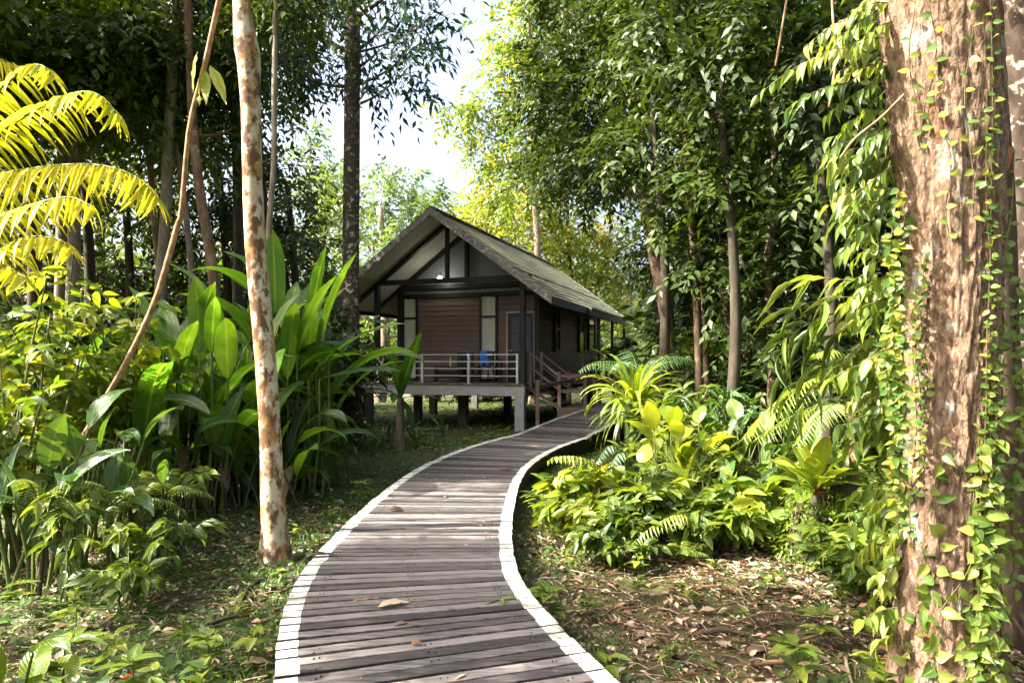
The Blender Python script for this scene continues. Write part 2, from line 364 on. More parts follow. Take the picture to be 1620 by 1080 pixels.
M['moss_leaf'] = leaf_mat('ground_leaf', [(.03,.08,.015),(.06,.14,.025),(.11,.20,.03),(.18,.26,.05)], tf=.35, rough=.5)
M['bark_pale'] = rough_mat('pale_bark', [(.3,(.34,.26,.16)),(.5,(.52,.44,.32)),(.7,(.62,.57,.48))], 6, (1,1,.5), bump=.5, bdist=.012,
                           spots=(.36,.19,.08), spot_scale=5, spot_edge=(.49,.57), spots2=(.13,.07,.035), spot_stretch=(1.3,1.3,.8))
M['bark_red'] = rough_mat('flaking_red_bark', [(.30,(.06,.038,.026)),(.44,(.17,.105,.068)),(.56,(.27,.185,.125)),(.72,(.37,.285,.21))], 24, (1.4,1.4,.6), bump=1.0, bdist=.05, detail=12,
                          spots=(.33,.31,.26), spot_scale=4.5, spot_edge=(.58,.64), spots2=(.16,.085,.045), spot_stretch=(1.2,1.2,.7), distort=.45)
M['bark_grey'] = rough_mat('grey_bark', [(.3,(.13,.10,.07)),(.55,(.25,.20,.15)),(.75,(.38,.32,.25))], 6, (1.5,1.5,.5), bump=.5)
M['bark_brown'] = rough_mat('brown_bark', [(.3,(.10,.055,.03)),(.55,(.22,.13,.075)),(.75,(.36,.25,.15))], 6, (1.5,1.5,.5), bump=.6, spots=(.42,.36,.27), spot_scale=3, spot_edge=(.58,.66))
M['bark_painted_shade'] = rough_mat('painted_shade_bark', [(.3,(.045,.028,.018)),(.55,(.10,.065,.042)),(.75,(.19,.135,.09))], 6, (1.5,1.5,.5), bump=.6)  # brown bark copy with the forest shade put into its colour
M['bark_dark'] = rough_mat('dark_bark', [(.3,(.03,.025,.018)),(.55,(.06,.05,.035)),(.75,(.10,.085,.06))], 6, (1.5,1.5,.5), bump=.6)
M['bark_lichen'] = rough_mat('lichen_bark', [(.3,(.045,.03,.022)),(.55,(.085,.06,.042)),(.75,(.13,.10,.07))], 7, (1.4,1.4,.6), bump=.6,
                             spots=(.50,.48,.42), spot_scale=7, spot_edge=(.58,.62), spots2=(.34,.30,.22), spot_stretch=(1,1,1.1))
M['bark_pole'] = rough_mat('pole_bark', [(.3,(.12,.065,.035)),(.55,(.27,.17,.095)),(.75,(.42,.31,.20))], 18, (1,1,.6), bump=.8, bdist=.01)
M['moss'] = rough_mat('moss', [(.3,(.02,.035,.008)),(.55,(.05,.085,.015)),(.75,(.09,.12,.025))], 18, bump=.8, bdist=.03)
M['soil'] = rough_mat('forest_floor', [(.28,(.018,.013,.008)),(.42,(.05,.033,.02)),(.5,(.06,.055,.018)),(.58,(.065,.075,.02)),(.7,(.13,.09,.055))], 7, detail=14, bump=.8, bdist=.05,
                      spots=(.04,.07,.014), spot_scale=.6, spot_edge=(.47,.6))
M['plank'] = rough_mat('weathered_plank', [(.25,(.022,.018,.018)),(.43,(.060,.052,.053)),(.58,(.108,.096,.096)),(.78,(.195,.176,.172))], 11, (.45,5.5,1), bump=1.0, bdist=.006, detail=10, rnd_amt=.55, spots=(.06,.045,.038), spot_scale=4, spot_edge=(.60,.72), spec=.4, rough=.7)
M['paint'] = rough_mat('worn_white_paint', [(.3,(.46,.48,.44)),(.5,(.66,.68,.65)),(.7,(.76,.77,.75))], 16, bump=.3, rough=.6, rnd_amt=.3, spots=(.24,.22,.17), spot_scale=8, spot_edge=(.55,.66), spots2=(.26,.31,.18))
M['timber_dark'] = rough_mat('dark_stained_timber', [(.3,(.010,.009,.010)),(.7,(.022,.020,.021))], 5, (3,3,.5), bump=.2, rough=.55)
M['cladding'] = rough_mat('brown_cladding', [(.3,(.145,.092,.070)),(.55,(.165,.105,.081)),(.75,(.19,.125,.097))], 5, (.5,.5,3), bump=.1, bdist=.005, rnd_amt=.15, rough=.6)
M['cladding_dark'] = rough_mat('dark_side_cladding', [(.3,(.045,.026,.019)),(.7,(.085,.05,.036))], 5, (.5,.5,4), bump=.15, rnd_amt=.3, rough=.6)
M['roof'] = rough_mat('mossy_shingle', [(.28,(.10,.098,.06)),(.45,(.16,.16,.095)),(.6,(.21,.21,.125)),(.78,(.27,.265,.18))], 4, (1,1,1), bump=.6, bdist=.03, rnd_amt=.3, spots=(.16,.165,.09), spot_scale=1.2, spot_edge=(.52,.66))
M['fascia'] = rough_mat('weathered_fascia', [(.3,(.07,.065,.06)),(.5,(.17,.16,.145)),(.7,(.29,.275,.25))], 14, bump=.4, spots=(.42,.40,.36), spot_scale=9, spot_edge=(.56,.62))
M['soffit'] = rough_mat('soffit_board', [(.3,(.46,.45,.35)),(.7,(.54,.53,.42))], 2, bump=.05, rough=.7)
M['gable'] = rough_mat('gable_board', [(.3,(.19,.20,.19)),(.7,(.25,.26,.25))], 1.5, bump=.03, rough=.5)
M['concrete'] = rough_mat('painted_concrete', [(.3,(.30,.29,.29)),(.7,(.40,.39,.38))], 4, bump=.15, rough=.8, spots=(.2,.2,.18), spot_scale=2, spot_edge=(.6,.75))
M['concrete_dark'] = rough_mat('dark_concrete', [(.3,(.10,.10,.09)),(.7,(.18,.175,.155))], 4, bump=.2)  # darker grey concrete for the side beams and most columns
M['deck'] = rough_mat('deck_board', [(.3,(.10,.075,.06)),(.7,(.19,.15,.125))], 6, (.5,3,1), bump=.2, rnd_amt=.3)
M['stair'] = rough_mat('painted_stair_timber', [(.3,(.10,.068,.06)),(.7,(.17,.12,.105))], 6, (2,2,.7), bump=.2, rough=.6)
M['steel'] = rough_mat('galvanised_rail', [(.3,(.48,.47,.45)),(.7,(.6,.59,.56))], 8, bump=.05, rough=.4)
M['curtain'] = rough_mat('cream_curtain', [(.3,(.74,.70,.56)),(.7,(.82,.78,.64))], 3, bump=.05, rough=.9)
M['doorleaf'] = rough_mat('dark_door', [(.3,(.018,.02,.024)),(.7,(.032,.036,.042))], 6, bump=.1, rough=.4)
M['trim'] = rough_mat('pale_door_trim', [(.3,(.36,.32,.28)),(.7,(.46,.42,.37))], 6, bump=.1)
M['screen'] = rough_mat('door_screen', [(.3,(.055,.062,.072)),(.7,(.085,.095,.105))], 40, bump=.05, rough=.5)
M['glass'] = glass_mat('window_glass', alpha=.07)
M['glass_dark'] = glass_mat('dark_window_glass', (.02,.022,.025), .75)
M['blue'] = rough_mat('blue_cloth', [(.3,(.02,.11,.40)),(.7,(.04,.18,.56))], 9, bump=.5, rough=.85)
M['chair'] = rough_mat('dark_chair', [(.3,(.012,.013,.016)),(.7,(.03,.03,.034))], 9, bump=.1, rough=.45)
M['table'] = rough_mat('dark_table_wood', [(.3,(.022,.012,.010)),(.7,(.05,.028,.022))], 8, bump=.1, rough=.45)
M['bottle'] = rough_mat('pale_bottle', [(.3,(.55,.52,.42)),(.7,(.66,.63,.52))], 8, bump=0, rough=.3)
M['lamp'] = emit_mat('lamp_glow', (1.0, .97, .88), 9.0)
M['green_edge'] = rough_mat('green_sheet', [(.3,(.03,.16,.10)),(.7,(.05,.24,.15))], 8, bump=0, rough=.5)
M['gutter'] = rough_mat('brown_fascia_paint', [(.3,(.085,.055,.048)),(.7,(.13,.09,.078))], 5, bump=.1)
M['far_roof'] = rough_mat('far_roof_sheet', [(.3,(.34,.27,.24)),(.7,(.46,.38,.34))], 5, bump=.1)
M['red'] = leaf_mat('red_bract', [(.45,.03,.015),(.6,.06,.02)], tf=.25, tcol=(1.2,.6,.5))
M['cream_fl'] = leaf_mat('cream_bloom', [(.55,.55,.40),(.65,.65,.5)], tf=.2, tcol=(1,1,.8))

# ------------------------------------------------------------------ ground
g = Geo()
xs = np.concatenate([np.linspace(-90, -9, 30), np.linspace(-8.5, 9, 120), np.linspace(9.5, 90, 30)])
ys = np.concatenate([np.linspace(-30, -1, 12), np.linspace(-.6, 16, 120), np.linspace(16.6, 120, 50)])
XX, YY = np.meshgrid(xs, ys); ZZ = hzv(XX, YY) + .012 * np.sin(XX * 9.1 + YY * 4) * np.sin(YY * 8.3)
nx, ny = len(xs), len(ys)
i = (np.arange(ny - 1)[:, None] * nx + np.arange(nx - 1)[None])
g.add(np.stack([XX, YY, ZZ], -1), np.stack([i, i + 1, i + nx + 1, i + nx], -1))
ground = tag(g.build('ground', M['soil']), kind='structure')

# ------------------------------------------------------------------ boardwalk
BW_Z = .30
Lp = [(442,1080),(444,1002),(456,946),(472,911),(507,871),(546,830),(588,791),(634,753),(676,730),(729,712),(768,700)]
Rp = [(968,1080),(898,1006),(852,960),(824,914),(810,879),(807,840),(813,798),(824,763),(845,732),(873,710),(901,700)]
def onb(px, py): 
    Y = F * (CAM_Z - BW_Z) / (py - 568); return ((px - 810) / F * Y, Y)
Lw = [(.05,-.4),(-.25,.75),(-.72,2.05)] + [onb(*p) for p in Lp] + [(-.13,14.5),(.576,15.95),(1.15,16.9),(1.94,17.95),(2.35,18.5)]
Rw = [(1.95,-.4),(1.55,.9),(1.0,2.2)] + [onb(*p) for p in Rp] + [(1.92,15.0),(2.46,16.0),(3.1,16.95),(3.6,17.6)]
def dense(p, n=400):
    s = spline([(a, b, 0) for a, b in p], n)[:, :2]; return s
Ld, Rd = dense(Lw), dense(Rw)
dd = np.linalg.norm(Ld[:, None] - Rd[None], axis=2)
mid = (Ld + Rd[dd.argmin(1)]) / 2
k = np.ones(41) / 41
mid = np.stack([np.convolve(np.pad(mid[:, c], 20, 'edge'), k, 'valid') for c in (0, 1)], 1)
seg = np.linalg.norm(np.diff(mid, axis=0), axis=1); s = np.concatenate([[0], np.cumsum(seg)])
PITCH = .111; nP = int(s[-1] / PITCH)
sp = (np.arange(nP) + .5) * PITCH
C = np.stack([np.interp(sp, s, mid[:, c]) for c in (0, 1)], 1)
T = nrm(np.gradient(C, axis=0)); Nn = np.stack([T[:, 1], -T[:, 0]], 1)       # Nn points right
HW = .835
def bwz(y): return BW_Z + .345 * np.clip((y - 14.6) / 3.0, 0, 1) ** 1.15
bw = thing('boardwalk', 'curving timber boardwalk with white painted plank ends leading to the cabin', 'boardwalk', (0, 3, 0)); tag(bw, kind='structure')
gp, gl, gr = Geo(), Geo(), Geo()
for j in range(nP):
    c, t, n = C[j], T[j], Nn[j]; hw2 = PITCH / 2 - .0105 - rng.uniform(0, .005)
    e = HW + rng.uniform(-.005, .005); z = bwz(c[1]) + rng.uniform(-.003, .003); tilt = rng.uniform(-.004, .004); rr = rng.uniform(0, 1)
    rot = rng.normal(0, .004); n2 = n + t * rot; t2 = t - n * rot
    wl_, wr_ = .118 + rng.uniform(-.006, .006), .118 + rng.uniform(-.006, .006)
    hwp = hw2
    for gg, a, b in ((gl, -e, -e + wl_), (gp, -e + wl_, e - wr_), (gr, e - wr_, e)):
        nseg = 6 if gg is gp else 1; hw2 = hwp if gg is gp else PITCH / 2 - .007
        xs_ = np.linspace(a, b, nseg + 1)
        rows = []
        for x in xs_:
            p = c + n2 * x; zz = z + tilt * x + .0015 * math.sin(x * 9 + j)
            cr = .0025
            for (w, h) in ((-hw2, -.038), (-hw2, -cr), (-hw2 + .004, 0), (hw2 - .004, 0), (hw2, -cr), (hw2, -.038)):
                q = p + t2 * w; rows.append((q[0], q[1], zz + h))
        qd = []
        for ii in range(nseg):
            for m_ in range(6):
                a0 = ii * 6 + m_; a1 = ii * 6 + (m_ + 1) % 6
                qd.append((a0, a1, a1 + 6, a0 + 6))
        for b0 in (0, nseg * 6):
            qd += [(b0, b0 + 1, b0 + 4, b0 + 5), (b0 + 1, b0 + 2, b0 + 3, b0 + 4)]
        gg.add(rows, qd, rr, [0 if (gg is gp or (i_ < nseg * 6 and i_ % 6 in (1, 2, 3))) else 1 for i_ in range(len(qd))])
gn = Geo()
for j in range(nP):
    for off in (-.63, -.60, -.02, .02, .60, .63):
        if rng.uniform() < .15: continue
        p = C[j] + Nn[j] * (off + rng.normal(0, .004)) + T[j] * rng.normal(0, .012); z = bwz(C[j][1]) + .0005; r_ = .0045
        box(gn, (p[0] - r_, p[1] - r_, z - .01), (p[0] + r_, p[1] + r_, z + .0025))
tag(gn.build('nail_heads', M['timber_dark'], bw, flat=True), kind='stuff')
gp.build('planking', M['plank'], bw, flat=True)
gl.build('painted_edge', [M['paint'], M['plank']], bw, flat=True); gr.build('painted_edge', [M['paint'], M['plank']], bw, flat=True)
g = Geo()
for off in (-.62, 0, .62, -.79, .79):
    P = np.array([(C[j][0] + Nn[j][0] * off, C[j][1] + Nn[j][1] * off, bwz(C[j][1]) - .042 - (.07 if abs(off) < .7 else .075)) for j in range(0, nP, 3)])
    for a, b in zip(P[:-1], P[1:]): beam(g, a, b + (b - a) * .02, .05, .14)
for j in range(4, nP, 14):
    for off in (-.62, .62):
        p = C[j] + Nn[j] * off; box(g, (p[0] - .05, p[1] - .05, -.2), (p[0] + .05, p[1] + .05, bwz(C[j][1]) - .05))
g.build('joist_frame', M['timber_dark'], bw, flat=True)
# handrail on the left side of the ramp
g = Geo()
pa, pb = np.array((.60, 16.1)), np.array((1.93, 18.05))
for p in (pa, pb): beam(g, (p[0], p[1], .0), (p[0], p[1], 1.42 if p is pa else 1.50), .085, .085, up=(0, 1, 0))
box(g, (pa[0] - .06, pa[1] - .06, 1.42), (pa[0] + .06, pa[1] + .06, 1.46))
beam(g, (*pa, 1.30), (*pb, 1.46), .05, .09)
g.build('handrail', M['stair'], bw, flat=True)
g = Geo(); beam(g, (2.42, 15.6, .1), (2.42, 15.6, 1.34), .085, .085, up=(0, 1, 0)); beam(g, (2.42, 15.6, 1.28), (3.2, 16.8, 1.5), .05, .08)
beam(g, (3.2, 16.8, .1), (3.2, 16.8, 1.55), .085, .085, up=(0, 1, 0))
g.build('handrail', M['stair'], bw, flat=True)
def bw_side(x, y, margin=.9):
    """True where (x, y) lies clear of the boardwalk"""
    d = np.linalg.norm(np.stack([x, y], -1)[:, None] - C[None], axis=2).min(1); return d > margin

# ------------------------------------------------------------------ cabin
HA = (.29, 18.30)
house = thing('cabin', 'brown timber cabin on stilts with gabled mossy roof and front porch', 'cabin', (HA[0], HA[1], 0), rz=math.atan2(-.332, .943))
def hbuild(g, name, mat, parent=None, label=None):
    o = g.build(name, mat, parent or house, True, True)
    if label: o['label'] = label
    return o
A0, A1, AC = -4.44, 0.0, -2.22; B1, BE = 1.37, 9.4
DZ = 1.29
# deck slab and beams
g = Geo()
nb = 34
for kk in range(nb):
    a = -4.88 + kk * (4.96 / nb); box(g, (a, -.14, DZ - .05), (a + 4.96 / nb - .008, B1 + .3, DZ), rng.uniform(0, 1))
box(g, (-4.7, B1 + .302, DZ - .05), (0, BE, DZ - .002))
hbuild(g, 'deck', M['deck'])
g = Geo(); box(g, (-4.86, -.11, .96), (.08, .10, DZ - .053)); hbuild(g, 'deck_beam', M['concrete'])
g = Geo(); box(g, (-.14, .103, .96), (.06, BE, DZ - .054)); box(g, (-4.84, .103, .96), (-4.64, BE, DZ - .054)); box(g, (-2.3, .103, .98), (-2.1, BE, DZ - .056)); hbuild(g, 'deck_beam', M['concrete_dark'])
for (a, b, mat, w) in ((-.065, 0, 'concrete', .13), (-4.72, 0, 'concrete_dark', .11), (-2.33, 1.37, 'concrete_dark', .13), (-3.9, 1.5, 'concrete_dark', .11), (-.05, 4.2, 'concrete_dark', .11),
                       (-2.3, 5.2, 'concrete_dark', .12), (-1.2, 7.6, 'concrete_dark', .12), (-4.7, 4.2, 'concrete_dark', .12), (-4.7, 8, 'concrete_dark', .12), (-.05, 8.2, 'concrete_dark', .12)):
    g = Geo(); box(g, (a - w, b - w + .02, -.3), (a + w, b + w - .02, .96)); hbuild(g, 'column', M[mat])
# posts
PZ = 4.18
for (a, b) in ((A1, 0), (A0, 0), (A1 - .02, B1 + .0), (A0 + .0, B1 + .0)):
    g = Geo(); box(g, (a - .07, b - .07, DZ + .001), (a + .07, b + .07, PZ)); hbuild(g, 'post', M['timber_dark'])
# roof geometry
SL = 2.41 / 3.28; ZA = 5.93; EA = 3.28; OB = -1.06; RE = 10.2
def rz_(d): return ZA - SL * d
g = Geo(); ncr = 17
ca, sa = math.cos(math.atan(SL)), math.sin(math.atan(SL))
for sd in (-1, 1):
    for kk in range(ncr):
        d0, d1 = EA * kk / ncr, EA * (kk + 1) / ncr + .03
        for seg_ in range(12):
            b0 = OB + (RE - OB) * seg_ / 12 + rng.uniform(-.0, .0); b1 = OB + (RE - OB) * (seg_ + 1) / 12 - .004
            z0, z1 = rz_(d0) , rz_(d1) + .022 + rng.uniform(0, .006)
            v = [(AC + sd * d0, b0, z0 - .03), (AC + sd * d1, b0, z1 - .045), (AC + sd * d1, b1, z1 - .045), (AC + sd * d0, b1, z0 - .03),
                 (AC + sd * d0, b0, z0), (AC + sd * d1, b0, z1), (AC + sd * d1, b1, z1), (AC + sd * d0, b1, z0)]
            q = [(0,3,2,1),(4,5,6,7),(0,1,5,4),(1,2,6,5),(2,3,7,6),(3,0,4,7)]
            g.add(v, q, rng.uniform(0, 1))
roof = hbuild(g, 'roof', M['roof'])
g = Geo(); beam(g, (AC - .07, OB, ZA + .03), (AC - .07, RE, ZA + .03), .2, .03, up=(-.5, 0, 1)); beam(g, (AC + .07, OB, ZA + .032), (AC + .07, RE, ZA + .032), .2, .03, up=(.5, 0, 1))
hbuild(g, 'ridge_cap', M['fascia'], roof)
g = Geo()
for sd in (-1, 1):
    v = [(AC, OB + .05, ZA - .12), (AC + sd * (EA - .04), OB + .05, rz_(EA - .04) - .12), (AC + sd * (EA - .04), RE - .05, rz_(EA - .04) - .12), (AC, RE - .05, ZA - .12)]
    v += [(x, y, z + .06) for x, y, z in v]
    g.add(v, [(0,1,2,3),(4,7,6,5),(0,4,5,1),(1,5,6,2),(2,6,7,3),(3,7,4,0)])
hbuild(g, 'soffit', M['soffit'], roof)
for sd in (-1, 1):
    for b in (OB - .02, RE + .02):
        g = Geo(); n1 = 8
        v = []
        for d in np.linspace(-.0, EA + .05, n1):
            z = rz_(d) + .045
            for (bb, h) in ((-.02, 0), (.02, 0), (.02, -.215), (-.02, -.215)): v.append((AC + sd * d, b + bb, z + h))
        q = []
        for ii in range(n1 - 1):
            for m_ in range(4): q.append((ii * 4 + m_, ii * 4 + (m_ + 1) % 4, ii * 4 + 4 + (m_ + 1) % 4, ii * 4 + 4 + m_))
        q += [(0, 1, 2, 3), tuple(np.array((3, 2, 1, 0)) + (n1 - 1) * 4)]
        g.add(v, q); hbuild(g, 'fascia_board', M['fascia'], roof)
zE = rz_(EA)
for a in (AC + EA + .03, AC - EA - .03):
    g = Geo(); box(g, (a - .018, OB + .02, zE - .21), (a + .018, RE, zE + .0)); hbuild(g, 'fascia_board', M['timber_dark'], roof, 'dark side fascia board')
g = Geo(); box(g, (AC + EA + .052, 2.9, zE - .26), (AC + EA + .16, 8.9, zE - .045)); hbuild(g, 'gutter', M['gutter'], roof)
g = Geo(); box(g, (AC + EA + .051, 2.9, zE - .042), (AC + EA + .19, 8.6, zE - .012)); hbuild(g, 'gutter_edge', M['green_edge'], roof)
g = Geo()
v = [(AC + EA - .3, 9.2, zE + .05), (AC + EA + .75, 9.2, zE - .42), (AC + EA + .75, 12.2, zE - .42), (AC + EA - .3, 12.2, zE + .05)]; v += [(x, y, z - .14) for x, y, z in v]
g.add(v, [(0,1,2,3),(4,7,6,5),(0,4,5,1),(1,5,6,2),(2,6,7,3),(3,7,4,0)]); hbuild(g, 'veranda_roof', M['roof'], roof)
# trusses
for b, wch in ((0.0, .12), (B1, .13)):
    g = Geo(); box(g, (A0 - .9, b - .055, PZ - .11), (A1 + .25, b + .055, PZ + .03)); 
    kp = rz_(0) - .2
    box(g, (AC - .05, b - .05, PZ + .03), (AC + .05, b + .05, kp))
    for sd in (-1, 1):
        beam(g, (AC, b, kp), (AC + sd * (EA - .25), b, rz_(EA - .25) - .2), .09, .14, up=(0, 1, 0))
    hbuild(g, 'truss', M['timber_dark'])
g = Geo(); box(g, (A0 - .05, B1 - .03, PZ - .38), (A1, B1 + .05, PZ - .24)); hbuild(g, 'wall_plate', M['timber_dark'])
for sd in (-1, 1):
    g = Geo(); a = AC + sd * 2.22
    box(g, (a - .05, -.9, PZ + .03), (a + .05, 9.2, PZ + .12)); hbuild(g, 'eave_beam', M['timber_dark'])
# gable infill in the wall plane
g = Geo(); b = B1 + .09; d = 2.17
v = [(AC - d, b, PZ - .25), (AC, b, PZ - .25), (AC, b, rz_(0) - .13), (AC - d, b, rz_(d) - .13), (AC + d, b, PZ - .25), (AC + d, b, rz_(d) - .13)]
g.add(v, [(0,1,2,3),(1,4,5,2)]); g.add([(x, y + .03, z) for x, y, z in v], [(3,2,1,0),(2,5,4,1)])
hbuild(g, 'gable_panel', M['gable'])
# front wall
g = Geo(); nbd = 17; z0 = DZ + .003; hb = (PZ - .32 - z0) / nbd
for kk in range(nbd):
    za, zb = z0 + kk * hb, z0 + (kk + 1) * hb - .006
    v = [(A0, B1 + .012, za), (A1, B1 + .012, za), (A1, B1 + .05, za), (A0, B1 + .05, za), (A0, B1 + .028, zb), (A1, B1 + .028, zb), (A1, B1 + .05, zb), (A0, B1 + .05, zb)]
    g.add(v, [(0,3,2,1),(4,5,6,7),(0,1,5,4),(1,2,6,5),(2,3,7,6),(3,0,4,7)], rng.uniform(0, 1))
box(g, (A0, B1 + .052, z0), (A1, B1 + .085, PZ - .26))
hbuild(g, 'front_wall', M['cladding'])
g = Geo()
for kk in range(nbd):
    za, zb = z0 + kk * hb, z0 + (kk + 1) * hb - .006
    for a_, t_ in ((A1, 1), (A0, -1)):
        v = [(a_ + .01 * t_, B1 + .09, za), (a_ + .01 * t_, 9.2, za), (a_ - .05 * t_, 9.2, za), (a_ - .05 * t_, B1 + .09, za), (a_ - .008 * t_, B1 + .09, zb), (a_ - .008 * t_, 9.2, zb), (a_ - .05 * t_, 9.2, zb), (a_ - .05 * t_, B1 + .09, zb)]
        g.add(v, [(0,3,2,1),(4,5,6,7),(0,1,5,4),(1,2,6,5),(2,3,7,6),(3,0,4,7)], rng.uniform(0, 1))
for a_ in (A1 - .06, A0 + .06): box(g, (a_ - .02, B1 + .09, z0), (a_ + .02, 9.2, PZ + .02))
box(g, (A0 + .09, 9.1, z0), (A1 - .09, 9.18, PZ + .02))
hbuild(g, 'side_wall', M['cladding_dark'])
# windows
def window(a0, a1, z0, z1, bars, plane, side=False, dark=False):
    def bx(g, lo, hi, r=.5): 
        if side: box(g, (plane + lo[1], lo[0], lo[2]), (plane + hi[1], hi[0], hi[2]), r)
        else: box(g, (lo[0], plane - hi[1], lo[2]), (hi[0], plane - lo[1], hi[2]), r)
    g = Geo(); w = .055
    bx(g, (a0, .0, z0), (a0 + w, .07, z1)); bx(g, (a1 - w, .0, z0), (a1, .07, z1)); bx(g, (a0 + w, .0, z1 - w), (a1 - w, .068, z1)); bx(g, (a0 + w, .0, z0), (a1 - w, .068, z0 + w))
    for zb in bars: bx(g, (a0 + w, .0, zb - .03), (a1 - w, .066, zb + .03))
    f = hbuild(g, 'window', M['timber_dark'])
    g = Geo()                                                          # gathered curtain
    n = 34; xs = np.linspace(a0 + w, a1 - w, n); ph = rng.uniform(0, 6)
    bb = .018 + .010 * np.sin(np.arange(n) * 1.25 + ph) + .004 * np.sin(np.arange(n) * .45)
    v = []
    for zz in (z0 + w, z1 - w):
        for x, bq in zip(xs, bb): v.append((plane + bq, x, zz) if side else (x, plane - bq, zz))
    q = [(i, i + 1, i + 1 + n, i + n) for i in range(n - 1)]
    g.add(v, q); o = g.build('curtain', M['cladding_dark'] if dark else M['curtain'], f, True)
    g = Geo(); bx(g, (a0 + w, .042, z0 + w), (a1 - w, .046, z1 - w)); g.build('pane', M['glass_dark'] if dark else M['glass'], f, True, True)
window(-1.79, -1.235, DZ + .03, 3.93, (3.2, 2.16), B1 + .012)
window(-4.36, -3.84, DZ + .03, 3.90, (3.2, 2.16), B1 + .012)
for (b0, b1_) in ((3.0, 3.55), (6.1, 6.9), (7.6, 8.6)): window(b0, b1_, 2.2, 3.5, (2.9,), A1 + .01, True, True)
# door
g = Geo(); dp = B1 + .012
da0, da1, dz1 = -.955, -.075, 3.33
box(g, (da0, dp - .05, DZ + .004), (da0 + .045, dp, dz1)); box(g, (da1 - .045, dp - .05, DZ + .004), (da1, dp, dz1)); box(g, (da0 + .045, dp - .048, dz1 - .045), (da1 - .045, dp, dz1))
box(g, (da1 - .03, dp - .03, dz1 + .002), (da1, dp, PZ - .34))
dr = hbuild(g, 'door', M['trim'])
g = Geo(); box(g, (da0 + .046, dp - .03, DZ + .01), (da1 - .046, dp - .002, dz1 - .047))
for (x0, x1) in ((da0 + .05, da0 + .15), (da1 - .15, da1 - .05), ((da0 + da1) / 2 - .04, (da0 + da1) / 2 + .04)): box(g, (x0, dp - .042, DZ + .02), (x1, dp - .031, dz1 - .05))
for zz in (DZ + .1, 2.12, dz1 - .1): box(g, (da0 + .15, dp - .0405, zz - .06), (da1 - .15, dp - .0312, zz + .06))
g.build('door_leaf', M['doorleaf'], dr, True, True)
g = Geo(); mx = (da0 + da1) / 2
for x0, x1 in ((da0 + .151, mx - .041), (mx + .041, da1 - .151)):
    for za, zb in ((2.181, 2.7), (2.72, dz1 - .161)): box(g, (x0, dp - .036, za), (x1, dp - .0305, zb))
g.build('screen_panel', M['screen'], dr, True, True)
g = Geo(); tube(g, [(da0 + .1, dp - .045, 2.2), (da0 + .1, dp - .09, 2.2), (da0 + .19, dp - .09, 2.2)], .012, 6); g.build('handle', M['steel'], dr, True)
# front railing
g = Geo()
RB = -.06
for a in (-.134, -1.545, -2.966, -4.38): box(g, (a - .03, RB - .03, DZ + .002), (a + .03, RB + .03, 2.10))
for zz in (2.075, 1.885, 1.695, 1.495):
    beam(g, (-4.38, RB, zz), (-.134, RB, zz), .024, .024)
hbuild(g, 'railing', M['steel'])
g = Geo()
for zz in (2.075, 1.885, 1.695, 1.495): beam(g, (-4.45, .02, zz), (-4.45, B1 - .1, zz), .028, .03)
hbuild(g, 'railing', M['steel'])
# side veranda, its railing and posts
g = Geo()
for kk in range(12): box(g, (.085, 2.2 + kk * .6, DZ - .06), (1.15, 2.2 + kk * .6 + .59, DZ - .01), rng.uniform(0, 1))
box(g, (1.1, 2.2, DZ - .26), (1.16, 9.4, DZ - .062)); hbuild(g, 'side_deck', M['stair'])
for b in (2.3, 4.6, 6.9, 9.3):
    g = Geo(); box(g, (1.06, b - .05, -.2), (1.16, b + .05, DZ - .262)); hbuild(g, 'column', M['concrete_dark'])
for b in (4.6, 6.9, 9.3):
    g = Geo(); box(g, (1.02, b - .05, DZ - .008), (1.12, b + .05, zE + .02)); hbuild(g, 'veranda_post', M['stair'])
g = Geo()
for zz in (2.17, 1.9, 1.6): beam(g, (1.09, 2.3, zz), (1.09, 9.3, zz), .04, .09)
for b in (2.3, 3.4, 5.8, 8.1): box(g, (1.05, b - .04, DZ - .008), (1.13, b + .04, 2.16))
hbuild(g, 'side_railing', M['stair'])
# staircase and landing
g = Geo()
for zz, bb in ((.605, 0),):
    for kk in range(12): box(g, (.93, .16 + kk * .2, .615), (3.3, .16 + kk * .2 + .19, .655), rng.uniform(0, 1))
box(g, (.92, .12, .42), (3.3, .16, .655)); stair = hbuild(g, 'staircase', M['stair'])
for kk in range(4):
    z = DZ - (kk + 1) * .127 * 1.0; a = .10 + kk * .21
    g = Geo(); box(g, (a, .32, z - .04), (a + .25, 1.28, z)); g.build('step', M['stair'], stair, True, True)
for b in (.28, 1.32):
    g = Geo(); beam(g, (.08, b, DZ - .12), (1.0, b, .60), .04, .22, up=(0, 1, 0)); g.build('stringer', M['stair'], stair, True, True)
    g = Geo(); bb = b - .03
    for (a, z0_, z1_) in ((.14, DZ - .2, 2.17), (.95, .42, 1.62)): box(g, (a - .045, bb - .045, z0_), (a + .045, bb + .045, z1_))
    for dz in (0, -.37): beam(g, (.19, bb, 2.08 + dz), (.95, bb, 1.5 + dz), .045, .12, up=(0, 1, 0))
    for zz in (1.5, 1.10): beam(g, (1.0, bb, zz), (1.62, bb, zz), .04, .09)
    box(g, (1.62, bb - .04, .42), (1.70, bb + .04, 1.56))
    g.build('stair_rail', M['stair'], stair, True, True)
for (a, b) in ((1.0, .3), (3.1, .3), (1.0, 2.3), (3.1, 2.3)):
    g = Geo(); box(g, (a - .06, b - .06, -.2), (a + .06, b + .06, .615)); g.build('support_post', M['concrete_dark'], stair, True, True)
